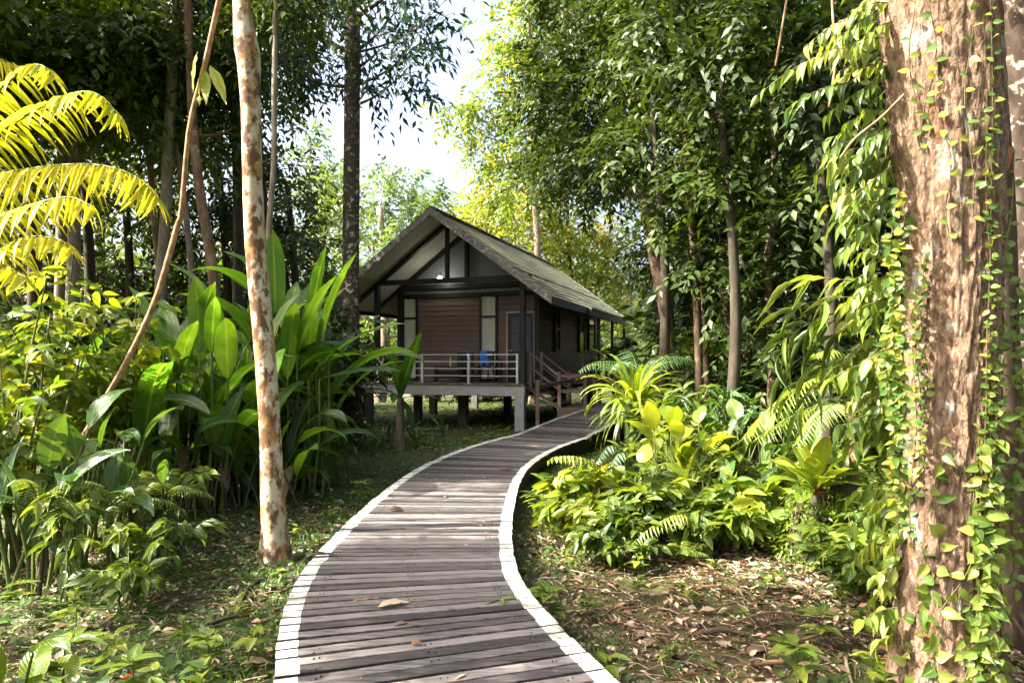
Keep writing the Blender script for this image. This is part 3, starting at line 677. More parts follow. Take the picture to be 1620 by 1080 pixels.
# porch lamp, chairs, cloths, table, bottle
def hw_(a, b, z): return (HA[0] + a * .943 + b * .332, HA[1] - a * .332 + b * .943, z)
g = Geo(); tube(g, [(0, 0, 0), (0, 0, .10)], .07, 12); tube(g, [(0, 0, .1), (0, 0, .26)], [.09, .06], 12)
lp = thing('porch_lamp', 'lit white lamp under the cabin gable', 'lamp', hw_(-2.92, 1.0, PZ + .02))
g1 = Geo(); tube(g1, [(-.02, 0, .0), (0, 0, .05), (0, 0, .15), (0, 0, .2)], [.03, .075, .08, .03], 12); g1.build('lamp_shade', M['lamp'], lp, True)
g1 = Geo(); tube(g1, [(0, 0, .2), (0, 0, .31)], .03, 10); g1.build('lamp_base', M['bottle'], lp, True)
def chair(a, b, rz, label):
    t = thing('porch_chair', label, 'chair', hw_(a, b, DZ), 'porch chairs', rz=rz)
    g = Geo(); box(g, (-.25, -.25, .40), (.25, .25, .44)); g.build('seat', M['chair'], t, True, True)
    g = Geo(); box(g, (-.25, .22, .46), (.25, .26, .86)); g.build('backrest', M['chair'], t, True, True)
    for sx in (-1, 1):
        for sy in (-1, 1):
            g = Geo(); beam(g, (sx * .23, sy * .22, .002), (sx * .22, sy * .21, .40), .035, .035, up=(0, 1, 0)); g.build('leg', M['chair'], t, True, True)
        g = Geo(); beam(g, (sx * .235, -.24, .62), (sx * .235, .22, .62), .04, .03); beam(g, (sx * .235, -.22, .442), (sx * .235, -.22, .605), .03, .03, up=(0, 1, 0)); g.build('armrest', M['chair'], t, True, True)
    return t
chair(-1.83, .62, R(160), 'dark porch chair facing the railing beneath the smaller blue cloth')
chair(-1.2, .72, R(150), 'dark porch chair by the curtained window beneath the longer blue cloth')
def cloth(a, b, w, zt, hang, label):
    g = Geo(); n, k2 = 14, 9
    v = []
    for i in range(k2):
        f = i / (k2 - 1)
        for j in range(n):
            x = (j / (n - 1) - .5) * w; s_ = f * 2 - 1
            y = .05 * np.sign(s_) * min(1, abs(s_) * 3) + .02 * math.sin(j * 1.1 + i); z = zt - max(0, abs(s_) - .12) * hang * (1 + .12 * math.sin(j * .9)) + .012 * math.sin(j * 1.7)
            p = hw_(a + x, b + y, z); v.append(p)
    q = [(i * n + j, i * n + j + 1, i * n + n + j + 1, i * n + n + j) for i in range(k2 - 1) for j in range(n - 1)]
    g.add(v, q); solo(g, 'blue_cloth', M['blue'], label, 'cloth', hw_(a, b, zt), 'blue cloths on the porch chairs')
cloth(-1.83, .43, .40, DZ + .89, .26, 'short bright blue cloth draped over the porch chair left of the rail post')
cloth(-1.26, .50, .36, DZ + .90, .44, 'long bright blue cloth hanging down beside the white curtain on the porch')
t = thing('porch_table', 'low dark wooden table standing on the cabin porch', 'table', hw_(-2.5, .75, DZ))
g = Geo(); box(g, (-.42, -.28, .40), (.42, .28, .45)); g.build('tabletop', M['table'], t, True, True)
g = Geo(); box(g, (-.39, -.24, .12), (.39, .24, .30)); g.build('shelf', M['table'], t, True, True)
for sx in (-1, 1):
    for sy in (-1, 1):
        g = Geo(); box(g, (sx * .385 - .03, sy * .245 - .03, .002), (sx * .385 + .03, sy * .245 + .03, .40)); g.build('leg', M['table'], t, True, True)
p = hw_(-2.4, .62, DZ + .452)
g = Geo(); tube(g, [np.array(p) + (0, 0, z) for z in (0, .17, .21, .24, .29)], [.032, .032, .016, .012, .012], 10)
solo(g, 'bottle', M['bottle'], 'slim pale bottle standing on the dark porch table', 'bottle', p)
# a second cabin glimpsed through the forest on the right
t = thing('distant_cabin', 'small cabin with pale pinkish roof glimpsed through the forest trunks', 'cabin', (8.4, 27, 0))
g = Geo(); v = [(-.9, -.6, 2.75), (2.6, -.6, 2.75), (2.6, 3, 4.0), (-.9, 3, 4.0)]; v += [(x, y, z - .1) for x, y, z in v]; g.add(v, [(0,1,2,3),(4,7,6,5),(0,4,5,1),(1,5,6,2),(2,6,7,3),(3,7,4,0)]); g.build('roof', M['far_roof'], t, True, True)
g = Geo(); box(g, (-.6, .2, .6), (2.3, 2.8, 2.72)); g.build('wall', M['cladding_dark'], t, True, True)
for x in (-.5, 2.2):
    g = Geo(); box(g, (x - .06, -.3, 0), (x + .06, -.18, 2.8)); g.build('post', M['gutter'], t, True, True)

# ------------------------------------------------------------------ trees
def trunk_path(pts, Y, n=28, ground=True, top=None):
    """trunk centre line; pts are (px, py) seen at depth Y, carried down to the ground and up to height top"""
    P = [W(px, py, Y) for px, py in pts]
    if P[0][2] > 0 and ground:
        d = P[0] - P[1]; k = min(P[0][2] / max(.2, -d[2]), 3); q = P[0] + d * k * .6; q[2] = hz(q[0], q[1]) - .08; P = [q] + P
    if top is not None and P[-1][2] < top:
        d = nrm(P[-1] - P[-2]); P.append(P[-1] + (d * .5 + V3(0, 0, .7)) * (top - P[-1][2]))
    return spline(P, n)
def tree(name, label, path, rad, bark, leaf, blobs, group=None, sides=10, bump=.08, L=.2, Wd=.085, cov=3.2, nl=9, rnd=(.1, .9), seed=0, limbs=True, flare=.35, T=T5, hang=.3, sub=1.0, squash=.8, cat='tree', extra=None):
    b = path[0]
    t = thing(name, label, cat, (b[0], b[1], hz(b[0], b[1])), group)
    n = len(path); f = np.linspace(0, 1, n); rr = np.interp(f, np.linspace(0, 1, len(rad)), rad) if np.ndim(rad) else np.full(n, rad)
    rr = rr * (1 + flare * np.exp(-(path[:, 2] - path[0][2]) / .35))
    g = Geo(); tube(g, path, rr, sides, .5, 0, bump, seed=seed)
    q = np.random.RandomState(seed + 11)
    if limbs:
        for (c, r) in blobs:
            c = np.asarray(c, float)
            hgt = np.clip(c[2] - r * .5 - .25 * np.hypot(*(c - path[-1])[:2]), path[0][2] + 1.0, path[-1][2]); i0 = int(np.abs(path[:, 2] - hgt).argmin())
            p0 = path[i0]; mid_ = (p0 + c) / 2 + V3(0, 0, -.12 * np.linalg.norm(c - p0)) * .6
            r0 = max(.02, min(rr[i0] * .55, .02 + .035 * r))
            lp_ = spline([p0, mid_, c], 8); tube(g, lp_, np.linspace(r0, r0 * .35, 8), 5, cap=False)
            for _ in range(6):
                e = c + nrm(q.normal(0, 1, 3)) * r * .8; s0 = lp_[q.randint(4, 8)]
                tube(g, spline([s0, (s0 + e) / 2 + q.normal(0, .08 * r, 3), e], 5), np.linspace(r0 * .35, .006, 5), 4, cap=False)
    g.build('trunk', bark, t)
    if blobs:
        g = Geo(); crown(g, blobs, L, Wd, cov, nl, squash, sub, rnd, T, hang); g.build('crown', leaf, t)
    if extra: extra(t)
    return t
def B(px, py, Y, rpx): return (W(px, py, Y), rpx * Y / F)

# --- the pale trunk beside the boardwalk
pth = trunk_path([(436,893),(434,850),(430,760),(428,700),(419,560),(405,400),(400,300),(397,200),(393,100),(389,70),(382,0),(372,-150),(366,-300)], 6.5, 60, top=11.5)
wpx = np.interp(pth[:, 2], [0, .35, 1.2, 3.0, 3.9, 4.5, 4.9, 5.3, 9], [54, 39, 33, 33, 31, 32, 39, 27, 20])
t = tree('pale_tree', 'pale mottled bare trunk standing close beside the left edge of the boardwalk', pth, wpx * 6.5 / F / 2, M['bark_pale'], M['mid'],
     [(V3(-2.6, 6.3, 12.4), 1.9), (V3(-.8, 7.2, 13.0), 2.2), (V3(1.0, 8.6, 13.4), 2.0), (V3(-1.2, 4.2, 12.8), 2.0), (V3(.8, 5.6, 13.2), 2.0), (V3(-.6, 9.8, 13.4), 1.9)], sides=18, bump=.05, seed=4, flare=.05, cov=3.2, L=.26, Wd=.11)  # unseen crown spread overhead to block ambient sky light
# --- leaning thin pole with three hanging leaves
pth = trunk_path([(100,790),(118,720),(152,657),(200,573),(247,473),(280,360),(287,333),(300,200),(323,110),(347,0),(372,-110)], 6.6, 40)
def pole_leaves(t):
    g = Geo()
    for (x0, y0, az, e, L_, w_) in ((312, 82, -1.8, -75, .42, .12), (324, 112, -1.0, -70, .36, .11), (332, 104, -.4, -56, .46, .11), (318, 120, -2.2, -80, .3, .09)):
        bigleaf(g, W(x0, y0, 6.58), az, R(e), L_, w_, .25, P_LANCE, 9, .25, .015, roll=.6, rnd=.95)
    g.build('leaves', M['bright'], t)
tree('leaning_sapling', 'thin leaning red-brown stem with three hanging yellow-green leaves', pth, [.033, .030, .028, .025, .023], M['bark_pole'], M['mid'], [], sides=9, bump=.12, seed=5, flare=.1, extra=pole_leaves)
# --- tall dark lichen-spotted tree by the cabin
pth = trunk_path([(560,701),(558,640),(556,560),(555,400),(556,250),(557,100),(558,0),(559,-200)], 16, 40, top=15)
tree('lichen_tree', 'tall straight dark trunk spotted with pale lichen in front of the cabin corner', pth, [.24, .20, .195, .19, .185, .18, .16, .12], M['bark_lichen'], M['bluegreen'],
     [B(625,20,15.5,58), B(668,65,15.2,40), B(640,115,15.6,36), B(600,80,16.2,48), B(700,18,15.4,26), B(585,135,16,30), B(500,40,16.5,70), B(455,105,16.8,52), B(560,-70,16,110), B(660,-60,15.5,80), B(520,120,16.5,30)],
     sides=16, bump=.05, seed=6, L=.27, Wd=.085, cov=1.9, nl=8, hang=.45, squash=.65, sub=1.3)
# --- slender trunks of the left forest
tree('forest_tree', 'stout tan trunk behind the leaning stem, the thickest of the slender left trunks', trunk_path([(250,560),(255,440),(262,340),(265,233),(270,160),(276,40),(280,-80)], 14, 30, top=12), [.13, .115, .105, .1, .08], M['bark_grey'], M['dark'],
     [B(300,40,14,95), B(230,-30,14,110), B(345,-40,14,90), B(190,50,14.5,70)], seed=7, L=.22, cov=3.0)
tree('forest_tree', 'thin bent brown trunk left of the stout tan trunk', trunk_path([(254,560),(252,440),(244,350),(238,270),(226,190),(215,130),(207,85),(203,20)], 14.6, 30, top=11), [.07, .065, .062, .06, .05], M['bark_brown'], M['dark'],
     [B(150,30,15,80), B(110,120,15.5,70), B(200,-40,15,80)], seed=8, L=.22, cov=3.0)
tree('forest_tree', 'thin pale trunk just right of the leaning stem, mottled at its foot', trunk_path([(306,560),(302,427),(296,360),(287,283),(273,207),(268,150)], 14.3, 26, top=9.5), [.07, .065, .06, .055, .04], M['bark_grey'], M['dark'],
     [B(330,170,15,70), B(250,150,15.2,60)], seed=9, cov=2.8)
tree('forest_tree', 'leaning brown trunk between the thin pale trunk and the pale mottled trunk', trunk_path([(345,540),(337,437),(328,370),(320,327),(310,253),(303,170)], 13.5, 26, top=9.5), [.105, .1, .095, .09, .07], M['bark_brown'], M['dark'],
     [B(350,110,14.5,80), B(390,190,15,55)], seed=10, cov=2.8)
tree('forest_tree', 'slender pale grey trunk with a forked side branch right of the pale mottled trunk', trunk_path([(418,560),(424,400),(426,350),(433,260),(434,160),(437,0),(440,-100)], 12.5, 30, top=12), [.06, .055, .05, .048, .04], M['bark_grey'], M['dark'],
     [B(470,-60,12.5,90), B(400,-50,13,90), B(500,30,13.5,50)], seed=11, cov=2.6)
tree('forest_tree', 'dark trunk half hidden behind the pale mottled trunk', trunk_path([(374,560),(377,400),(375,250),(374,120),(372,0)], 16, 26, top=13), [.13, .12, .11, .1], M['bark_dark'], M['dark'],
     [B(400,20,16.5,100), B(350,-40,16,90), B(420,100,17,60)], seed=12, cov=3.0)

# --- crowns of the left forest (trunks mostly lost in the gloom)
left_bl = [
 ([B(60,40,15,120), B(20,140,15.5,90), B(-60,60,15,110)], 40, 15, 'dark'), ([B(120,170,17,100), B(180,110,17.5,70), B(90,260,17.5,75)], 130, 17, 'dark'),
 ([B(220,230,20,90), B(170,290,20,75), B(250,330,20,60), B(230,130,20,70)], 195, 20, 'mid'), ([B(340,270,21,90), B(300,340,21,70), B(390,330,21,70), B(340,170,21,60)], 350, 21, 'dark'),
 ([B(60,330,19,110), B(10,250,19,90)], 40, 19, 'dark'), ([B(450,290,22,70), B(480,360,22,70), B(425,230,22,55)], 460, 22, 'dark'),
 ([B(130,10,21,130), B(260,20,22,110), B(350,50,22,80)], 150, 22, 'dark'), ([B(470,40,21,65), B(430,130,22,55), B(390,60,20,80)], 410, 21, 'dark'),
 ([B(-60,220,13,120), B(-120,80,13,130)], -80, 13, 'dark'), ([B(500,400,24,60), B(520,350,26,45), B(530,440,24,50)], 515, 25, 'mid'),
 ([B(30,400,20,75), B(100,440,20,75), B(-40,430,20,75), B(60,480,20,70)], 40, 20, 'dark'), ([B(180,400,21,75), B(250,440,21,75), B(150,470,21,70)], 200, 21, 'dark'), ([B(330,420,22,75), B(400,440,22,75), B(290,480,22,70)], 340, 22, 'dark'), ([B(450,440,23,65), B(500,480,23,60), B(410,380,23,55)], 455, 23, 'dark'),
]
for k_, (bl, px, Y, mt) in enumerate(left_bl):
    bx_, by_ = (px - 810) / F * Y, Y; zt = max(c[2] for c, r in bl)
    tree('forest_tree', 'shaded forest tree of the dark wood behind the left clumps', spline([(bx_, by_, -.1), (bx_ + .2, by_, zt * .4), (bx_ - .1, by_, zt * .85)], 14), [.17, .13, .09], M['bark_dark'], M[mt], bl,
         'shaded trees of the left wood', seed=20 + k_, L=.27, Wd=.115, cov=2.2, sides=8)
# --- sunlit trees beyond the cabin
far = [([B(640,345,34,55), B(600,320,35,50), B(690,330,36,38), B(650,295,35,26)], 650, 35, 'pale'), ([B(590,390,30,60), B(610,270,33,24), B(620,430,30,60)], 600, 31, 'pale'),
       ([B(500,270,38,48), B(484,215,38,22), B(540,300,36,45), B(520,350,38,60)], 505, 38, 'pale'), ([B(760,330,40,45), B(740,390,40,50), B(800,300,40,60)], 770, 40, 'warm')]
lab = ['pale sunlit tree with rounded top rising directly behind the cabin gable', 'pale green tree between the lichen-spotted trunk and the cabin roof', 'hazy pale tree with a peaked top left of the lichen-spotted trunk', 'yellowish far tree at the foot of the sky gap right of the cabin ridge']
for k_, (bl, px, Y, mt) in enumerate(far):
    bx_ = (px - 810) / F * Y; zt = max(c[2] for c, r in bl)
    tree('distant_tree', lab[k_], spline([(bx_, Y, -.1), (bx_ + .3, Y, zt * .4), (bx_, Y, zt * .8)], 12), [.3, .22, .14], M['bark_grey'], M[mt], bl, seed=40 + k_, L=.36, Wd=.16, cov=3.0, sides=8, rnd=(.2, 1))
# --- the right forest
def rtree(label, pts, Y, rad, bark, mt, bl, seed, top=None, group=None, **kw):
    return tree('forest_tree', label, trunk_path(pts, Y, 28, top=top), rad, M[bark], M[mt], bl, group, seed=seed, **kw)
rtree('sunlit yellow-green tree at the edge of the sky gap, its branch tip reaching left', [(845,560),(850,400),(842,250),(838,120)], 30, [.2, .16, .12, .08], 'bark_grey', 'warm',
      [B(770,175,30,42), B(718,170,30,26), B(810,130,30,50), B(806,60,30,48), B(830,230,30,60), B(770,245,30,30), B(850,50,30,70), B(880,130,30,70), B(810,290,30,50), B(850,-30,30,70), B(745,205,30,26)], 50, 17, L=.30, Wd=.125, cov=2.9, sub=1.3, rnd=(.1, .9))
rtree('yellow-leaved tree low over the cabin roof ridge', [(900,560),(905,470),(900,400)], 33, [.16, .12, .08], 'bark_painted_shade', 'warm',
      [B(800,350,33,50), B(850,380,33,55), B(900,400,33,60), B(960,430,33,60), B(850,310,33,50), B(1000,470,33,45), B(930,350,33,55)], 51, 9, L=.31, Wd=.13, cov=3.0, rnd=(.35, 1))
rtree('broad dark tree right of the sunlit yellow-green tree', [(1052,700),(1058,540),(1046,455),(1030,380),(1010,250)], 15.5, [.19, .17, .15, .12, .08], 'bark_painted_shade', 'dark',
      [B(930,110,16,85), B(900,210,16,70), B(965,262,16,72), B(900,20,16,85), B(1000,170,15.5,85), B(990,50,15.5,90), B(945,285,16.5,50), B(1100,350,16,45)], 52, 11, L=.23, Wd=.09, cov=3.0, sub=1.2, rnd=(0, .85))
rtree('slim brown trunk, the left one of the close pair right of the cabin', [(1106,600),(1102,480),(1096,380),(1090,280),(1085,120)], 13, [.085, .08, .075, .065, .05], 'bark_painted_shade', 'dark',
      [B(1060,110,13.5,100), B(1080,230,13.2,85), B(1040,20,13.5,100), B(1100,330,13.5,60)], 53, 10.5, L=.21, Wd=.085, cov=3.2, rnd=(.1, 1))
rtree('slim brown trunk, the right one of the close pair right of the cabin', [(1118,600),(1113,480),(1106,380),(1104,260)], 13.4, [.08, .075, .07, .05], 'bark_painted_shade', 'dark',
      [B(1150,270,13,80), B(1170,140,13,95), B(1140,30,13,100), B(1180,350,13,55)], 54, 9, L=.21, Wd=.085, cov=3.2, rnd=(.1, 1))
rtree('crooked pale trunk standing alone between the pair of slim trunks and the mottled trunk', [(1183,560),(1180,480),(1170,430),(1166,360)], 14, [.07, .065, .06, .05], 'bark_painted_shade', 'dark',
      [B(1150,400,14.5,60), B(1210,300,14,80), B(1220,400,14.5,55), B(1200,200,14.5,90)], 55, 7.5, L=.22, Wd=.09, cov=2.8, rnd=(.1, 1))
rtree('mottled trunk with peeling patches in the gloom right of the crooked pale trunk', [(1220,640),(1221,560),(1215,430),(1222,350),(1225,250)], 12, [.085, .08, .075, .07, .05], 'bark_painted_shade', 'dark',
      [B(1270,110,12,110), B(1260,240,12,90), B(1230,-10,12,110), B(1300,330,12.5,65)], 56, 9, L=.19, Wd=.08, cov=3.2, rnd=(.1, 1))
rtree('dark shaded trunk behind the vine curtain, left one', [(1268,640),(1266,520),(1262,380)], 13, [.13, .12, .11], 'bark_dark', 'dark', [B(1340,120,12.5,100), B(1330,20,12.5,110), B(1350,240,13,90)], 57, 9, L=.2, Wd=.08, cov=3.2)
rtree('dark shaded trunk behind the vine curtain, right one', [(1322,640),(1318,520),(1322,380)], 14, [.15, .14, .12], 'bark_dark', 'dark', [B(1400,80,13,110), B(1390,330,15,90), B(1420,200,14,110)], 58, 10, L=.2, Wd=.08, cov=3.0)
rtree('dark forest tree filling the gloom behind the large vine-hung trunk', [(1500,640),(1505,400),(1500,200)], 12, [.2, .18, .14], 'bark_dark', 'dark', [B(1560,60,11,110), B(1600,250,11.5,110), B(1500,150,12,110), B(1660,100,11,130), B(1540,400,13,90), B(1640,430,12,100)], 59, 9, L=.19, Wd=.08, cov=2.6)
rtree('tall shaded tree whose leaves overhang the top edge right of centre', [(1210,600),(1200,300),(1190,0)], 17, [.22, .2, .15], 'bark_dark', 'dark', [B(1000,-60,16,120), B(1120,-40,16,120), B(1240,-40,15,120), B(900,-60,18,90), B(1075,400,18,55), B(1130,460,18,60)], 60, 13, L=.23, Wd=.09, cov=2.8, rnd=(0, .8))

for k_, (px, Y, mt, bl, lb) in enumerate([
    (1078, 20.6, 'dark', [B(880,150,19,75), B(930,260,19,80), B(870,270,20,60), B(1000,100,19,80), B(920,30,19,80), B(1065,315,19,60)], 0),
    (1120, 17, 'dark', [B(1080,60,17,95), B(1160,180,17,90), B(1090,290,17,85), B(1180,330,17,80), B(1060,400,17,70), B(1150,440,17,70)], 0),
    (1260, 16, 'dark', [B(1240,60,16,100), B(1300,180,16,95), B(1240,290,16,85), B(1330,330,16,85), B(1270,420,16,70), B(1350,450,16,70)], 0),
    (1400, 15, 'dark', [B(1390,60,15,100), B(1440,180,15,100), B(1400,300,15,95), B(1480,400,15,90), B(1420,480,15,70)], 0),
    (1150, 11.2, 'dark', [B(1130,180,11.2,60), B(1180,260,11,55), B(1080,120,11.2,60), B(1210,150,10.8,60), B(1150,60,11,70), B(1110,300,11.3,45)], 0),
    (1300, 10.5, 'dark', [B(1290,180,10.3,65), B(1320,290,10.3,55), B(1260,90,10.5,65), B(1330,60,10.3,75), B(1250,330,10.6,40)], 0),
    (1150, 12.6, 'dark', [B(1115,415,12.6,42), B(1140,390,12.5,50), B(1160,460,12.3,46), B(1215,470,12,44), B(1240,400,11.8,50), B(1185,520,12.3,38), B(1290,440,11.8,46), B(1270,510,11.6,40)], 0),
    (1040, 13, 'dark', [B(1010,230,13,60), B(1040,330,13,50), B(980,140,13.3,60), B(1030,60,13,70)], 0)]):
    bx_ = (px - 810) / F * Y; zt = max(c[2] for c, r in bl)
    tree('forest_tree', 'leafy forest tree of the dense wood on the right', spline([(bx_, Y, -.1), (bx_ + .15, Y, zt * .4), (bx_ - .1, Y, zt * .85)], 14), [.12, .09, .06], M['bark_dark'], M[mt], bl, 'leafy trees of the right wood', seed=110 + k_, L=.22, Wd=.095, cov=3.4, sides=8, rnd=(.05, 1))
# --- dense distant wood closing every view
g = Geo()
nS = 5200
px_ = rng.uniform(-55, 55, nS); yy_ = rng.uniform(44, 62, nS) - .006 * px_ ** 2; hgt = 8 + 2.5 * np.sin(px_ * .21 + 1) + 1.5 * np.sin(px_ * .53)
hgt = np.where((px_ > -14) & (px_ < -1), 5.5, hgt)
base = np.stack([px_, yy_, rng.uniform(0, 1, nS) ** .8 * hgt], 1)
dirs = rng.normal(0, 1, (nS, 3)) + V3(0, -.6, .1)
sprays(g, base, dirs, 2.0, 9, .62, .30, rnd=rng.uniform(0, .8, nS))
for x in np.arange(-52, 52, 2.3): tube(g, [(x, 56 + math.sin(x * 3) * 3, -.2), (x + .3, 56 + math.sin(x * 3) * 3, 9)], .2, 6, 0, 1)
# unseen wood added round the clearing to cut sky light: right, behind, far left
for (ax, ay, bx_, by_, h_, n_) in ((16, -4, 17, 30, 13, 2600), (14, -12, 16, -4, 9, 1100), (-18, -18, 14, -16, 6, 1500), (-27, -14, -27, 12, 11, 1700), (-24, 12, -30, 40, 9, 1300)):
    f = rng.uniform(0, 1, n_); base = np.stack([ax + (bx_ - ax) * f + rng.normal(0, 1.3, n_), ay + (by_ - ay) * f + rng.normal(0, 1.3, n_), rng.uniform(0, 1, n_) * h_], 1)
    sprays(g, base, rng.normal(0, 1, (n_, 3)), 1.6, 9, .62, .30, rnd=rng.uniform(0, .8, n_))
tag(g.build('distant_wood', [M['mid'], M['bark_dark']]), 'hazy mass of far rainforest behind the cabin, plus unseen ring added against sky light', 'woodland', kind='stuff')
# --- unseen trees added out of shot on the left, crowns placed to throw dappled shade
for k_, (x, y, h, bl) in enumerate([
    (-11.5, -.5, 9, [(0, 0, 8.4, 1.4), (1.2, -.6, 7.2, 1.0)]),
    (-12.5, 7.5, 12, [(0, 0, 11.6, 1.5), (1.6, .8, 11, 1.2), (-1.4, -.8, 10.4, 1.0)]), (-7.5, -3.0, 6.5, [(0, 0, 6.0, 1.0), (.8, .6, 5.2, .8)]),
    (-13, 12.5, 13, [(0, 0, 11.5, 2.6), (2.2, .6, 9.5, 2.2), (.6, -1.4, 8.6, 1.8), (3.4, 1.2, 7.4, 1.6)]), (-11, 16.5, 13, [(0, 0, 11, 2.6), (1.8, -1.2, 9, 2.2), (1.0, 1.8, 8.4, 2)]),
    (-9.0, 3.4, 9, [(-.9, 0, 8.0, .8), (0, .1, 8.1, .8), (.9, 0, 7.9, .8), (.3, -.7, 8.3, .7)]),
    (-9.6, 7.9, 10.5, [(0, 3.0, 9.2, 1.2), (1.5, 3.4, 8.8, 1.1), (-.6, 4.4, 9.6, 1.1)]),
    (-9, 13.8, 10, [(0, 0, 8.6, 2.0), (1.2, 1, 7.2, 1.6), (-1, -1, 7.4, 1.6)]),
    (-6.4, 4.05, 7.5, [(0, 0, 6.6, .75), (1.0, -.4, 6.4, .7), (-1.1, .1, 6.8, .75), (1.9, -.1, 6.2, .6), (2.6, -.3, 6.0, .6), (2.2, -.7, 6.2, .6), (3.4, -.3, 5.7, .55)]),
    (-10, 8.9, 9.5, [(0, 0, 8.4, .7), (-1.4, .5, 8.6, .8), (-1.3, 2.0, 8.8, .9), (-2.4, 1.2, 9, .8)])]):
    tree('shade_tree', 'unseen tree added out of shot at left, crown placed to dapple the clearing', spline([(x, y, -.1), (x + .15, y, h * .5), (x, y, h * .9)], 14), [.16, .12, .07], M['bark_grey'], M['mid'],
         [(V3(x + a, y + b_, z), r) for a, b_, z, r in bl], 'added shade trees left of the clearing', seed=70 + k_, L=.26 if bl[0][3] > .9 else .15, Wd=.11 if bl[0][3] > .9 else .07, cov=3.6 if bl[0][3] > .9 else 5.0, sides=8)

# ------------------------------------------------------------------ the vine-hung trunk at right
bigpath = trunk_path([(1500,1130),(1500,960),(1499,800),(1500,600),(1506,430),(1503,330),(1496,200),(1488,80),(1483,0),(1478,-160),(1470,-330)], 3.9, 110, top=10.8)
def big_r(z): return np.interp(z, [0, .3, 1.0, 1.9, 2.6, 3.2, 4.0, 6.5, 10.8], [.31, .265, .235, .225, .24, .27, .295, .28, .16])
def big_c(z): return np.array([np.interp(z, bigpath[:, 2], bigpath[:, k_]) for k_ in (0, 1)] + [z])
bt = thing('vine_hung_tree', 'large rough red-brown trunk draped in climbing vines at the right edge', 'tree', (bigpath[0][0], bigpath[0][1], 0))
ns = 150; v = []; nb_ = 420
zz_ = np.linspace(bigpath[0][2], bigpath[-1][2], nb_)
for z in zz_:
    c = big_c(z); r0 = big_r(z)
    for j in range(ns):
        a = 2 * math.pi * j / ns; ca_, sa_ = math.cos(a), math.sin(a)
        d = mnoise.noise(Vector((ca_ * 1.3, sa_ * 1.3, z * .8))) * .030
        d += mnoise.noise(Vector((ca_ * 5, sa_ * 5, z * 1.6))) * .009
        d += abs(mnoise.noise(Vector((ca_ * 11, sa_ * 11, z * 4.5)))) * .011
        d -= max(0, mnoise.noise(Vector((ca_ * 7 + 3, sa_ * 7, z * 2.2))) - .1) * .03
        n3 = mnoise.noise(Vector((ca_ * 16, sa_ * 16, z * 9))); d += (.010 if n3 > .12 else 0) + n3 * .008
        d += mnoise.noise(Vector((ca_ * 34, sa_ * 34, z * 26))) * .005
        d += .05 * max(0, math.cos(3 * a + 1.2)) * math.exp(-z / .35)
        v.append((c[0] + ca_ * (r0 + d), c[1] + sa_ * (r0 + d), z))
i = np.arange(nb_ - 1)[:, None] * ns; j = np.arange(ns)[None]; j2 = (j + 1) % ns
g = Geo(); g.add(v, np.stack([i + j, i + j2, i + ns + j2, i + ns + j], -1).reshape(-1, 4)); g.build('trunk', M['bark_red'], bt)
g = Geo(); crown(g, [(V3(3, 3.6, 11.2), 2.3), (V3(5, 5, 11.8), 2.4), (V3(1.5, 1.4, 12), 2.3), (V3(4.5, .8, 12), 2.4), (V3(0, -1, 12.4), 2.4), (V3(6, 8, 12), 2.2), (V3(3.2, -2, 12), 2.4), (V3(3.2, 7.4, 12.6), 2.0)], L=.28, Wd=.12, cov=3.2); g.build('crown', M['mid'], bt)  # unseen crown widened over the clearing to hold back sky light
p = spline([(4.05, 4.9, -.1), W(1608,1010,4.6), W(1598,850,4.6), W(1590,700,4.55), W(1582,520,4.5), W(1578,300,4.45), W(1560,60,4.4), W(1540,-200,4.3)], 60)
tree('leaning_tree', 'second narrower brown trunk leaning behind the large vine-hung trunk', p, [.13, .115, .105, .1, .09, .08], M['bark_painted_shade'], M['dark'], [], sides=18, bump=.1, seed=90, flare=.4)
p = trunk_path([(1606,760),(1606,520),(1604,300),(1602,100),(1600,-60)], 6.2, 30, top=8)
tree('forest_tree', 'dark trunk with pale lichen blotches at the far right edge', p, [.2, .18, .17, .16], M['bark_lichen'], M['dark'], [B(1640,-160,6.2,110)], sides=16, bump=.06, seed=91, L=.16, Wd=.07, cov=2)

def strands(name, label, paths, L, Wd, T, mat, step, sprd=.9, hang=.2, rad=.005, out=None, n_spray=None, stemmat='twig', off=.012, jit=.3):
    """climbing stems with leaves along them"""
    b = paths[0][0]; t = thing(name, label, 'vine', (b[0], b[1], max(0, b[2]))); gl_ = Geo()
    for P in paths:
        gs = Geo()
        P = np.asarray(P); ln = np.linalg.norm(np.diff(P, axis=0), axis=1).sum(); n = max(3, int(ln / step))
        Q = spline(P, max(12, n)); tube(gs, Q, np.linspace(rad, rad * .5, len(Q)), 5, .5, 0, cap=False); gs.build('stem', M[stemmat], t)
        tg = nrm(np.gradient(Q, axis=0)); n = len(Q)
        o = V3(0, -1, 0) if out is None else out
        sd = nrm(np.cross(tg, o)); sg = np.where(np.arange(n) % 2 == 0, 1., -1.)[:, None]
        D = sd * sg * sprd + o * .35 + tg * .2 + rng.normal(0, jit, (n, 3)); D[:, 2] -= hang
        N = o + V3(0, 0, .4) + rng.normal(0, .35, (n, 3))
        scatter(gl_, T, Q + o * off, D, N, L * rng.uniform(.65, 1.2, n), Wd * rng.uniform(.7, 1.1, n), rng.uniform(0, 1, n))
    gl_.build('leaves', M[mat], t); return t
def on_trunk(ang, z, lift=.02):
    c = big_c(z); a = R(ang); r0 = big_r(z) + lift + .015; return V3(c[0] + math.cos(a) * r0, c[1] + math.sin(a) * r0, z)
def climb(a0, z0, a1, z1, n=9, wob=7): 
    return [on_trunk(a0 + (a1 - a0) * f + wob * math.sin(f * 9 + a0), z0 + (z1 - z0) * f) for f in np.linspace(0, 1, n)]
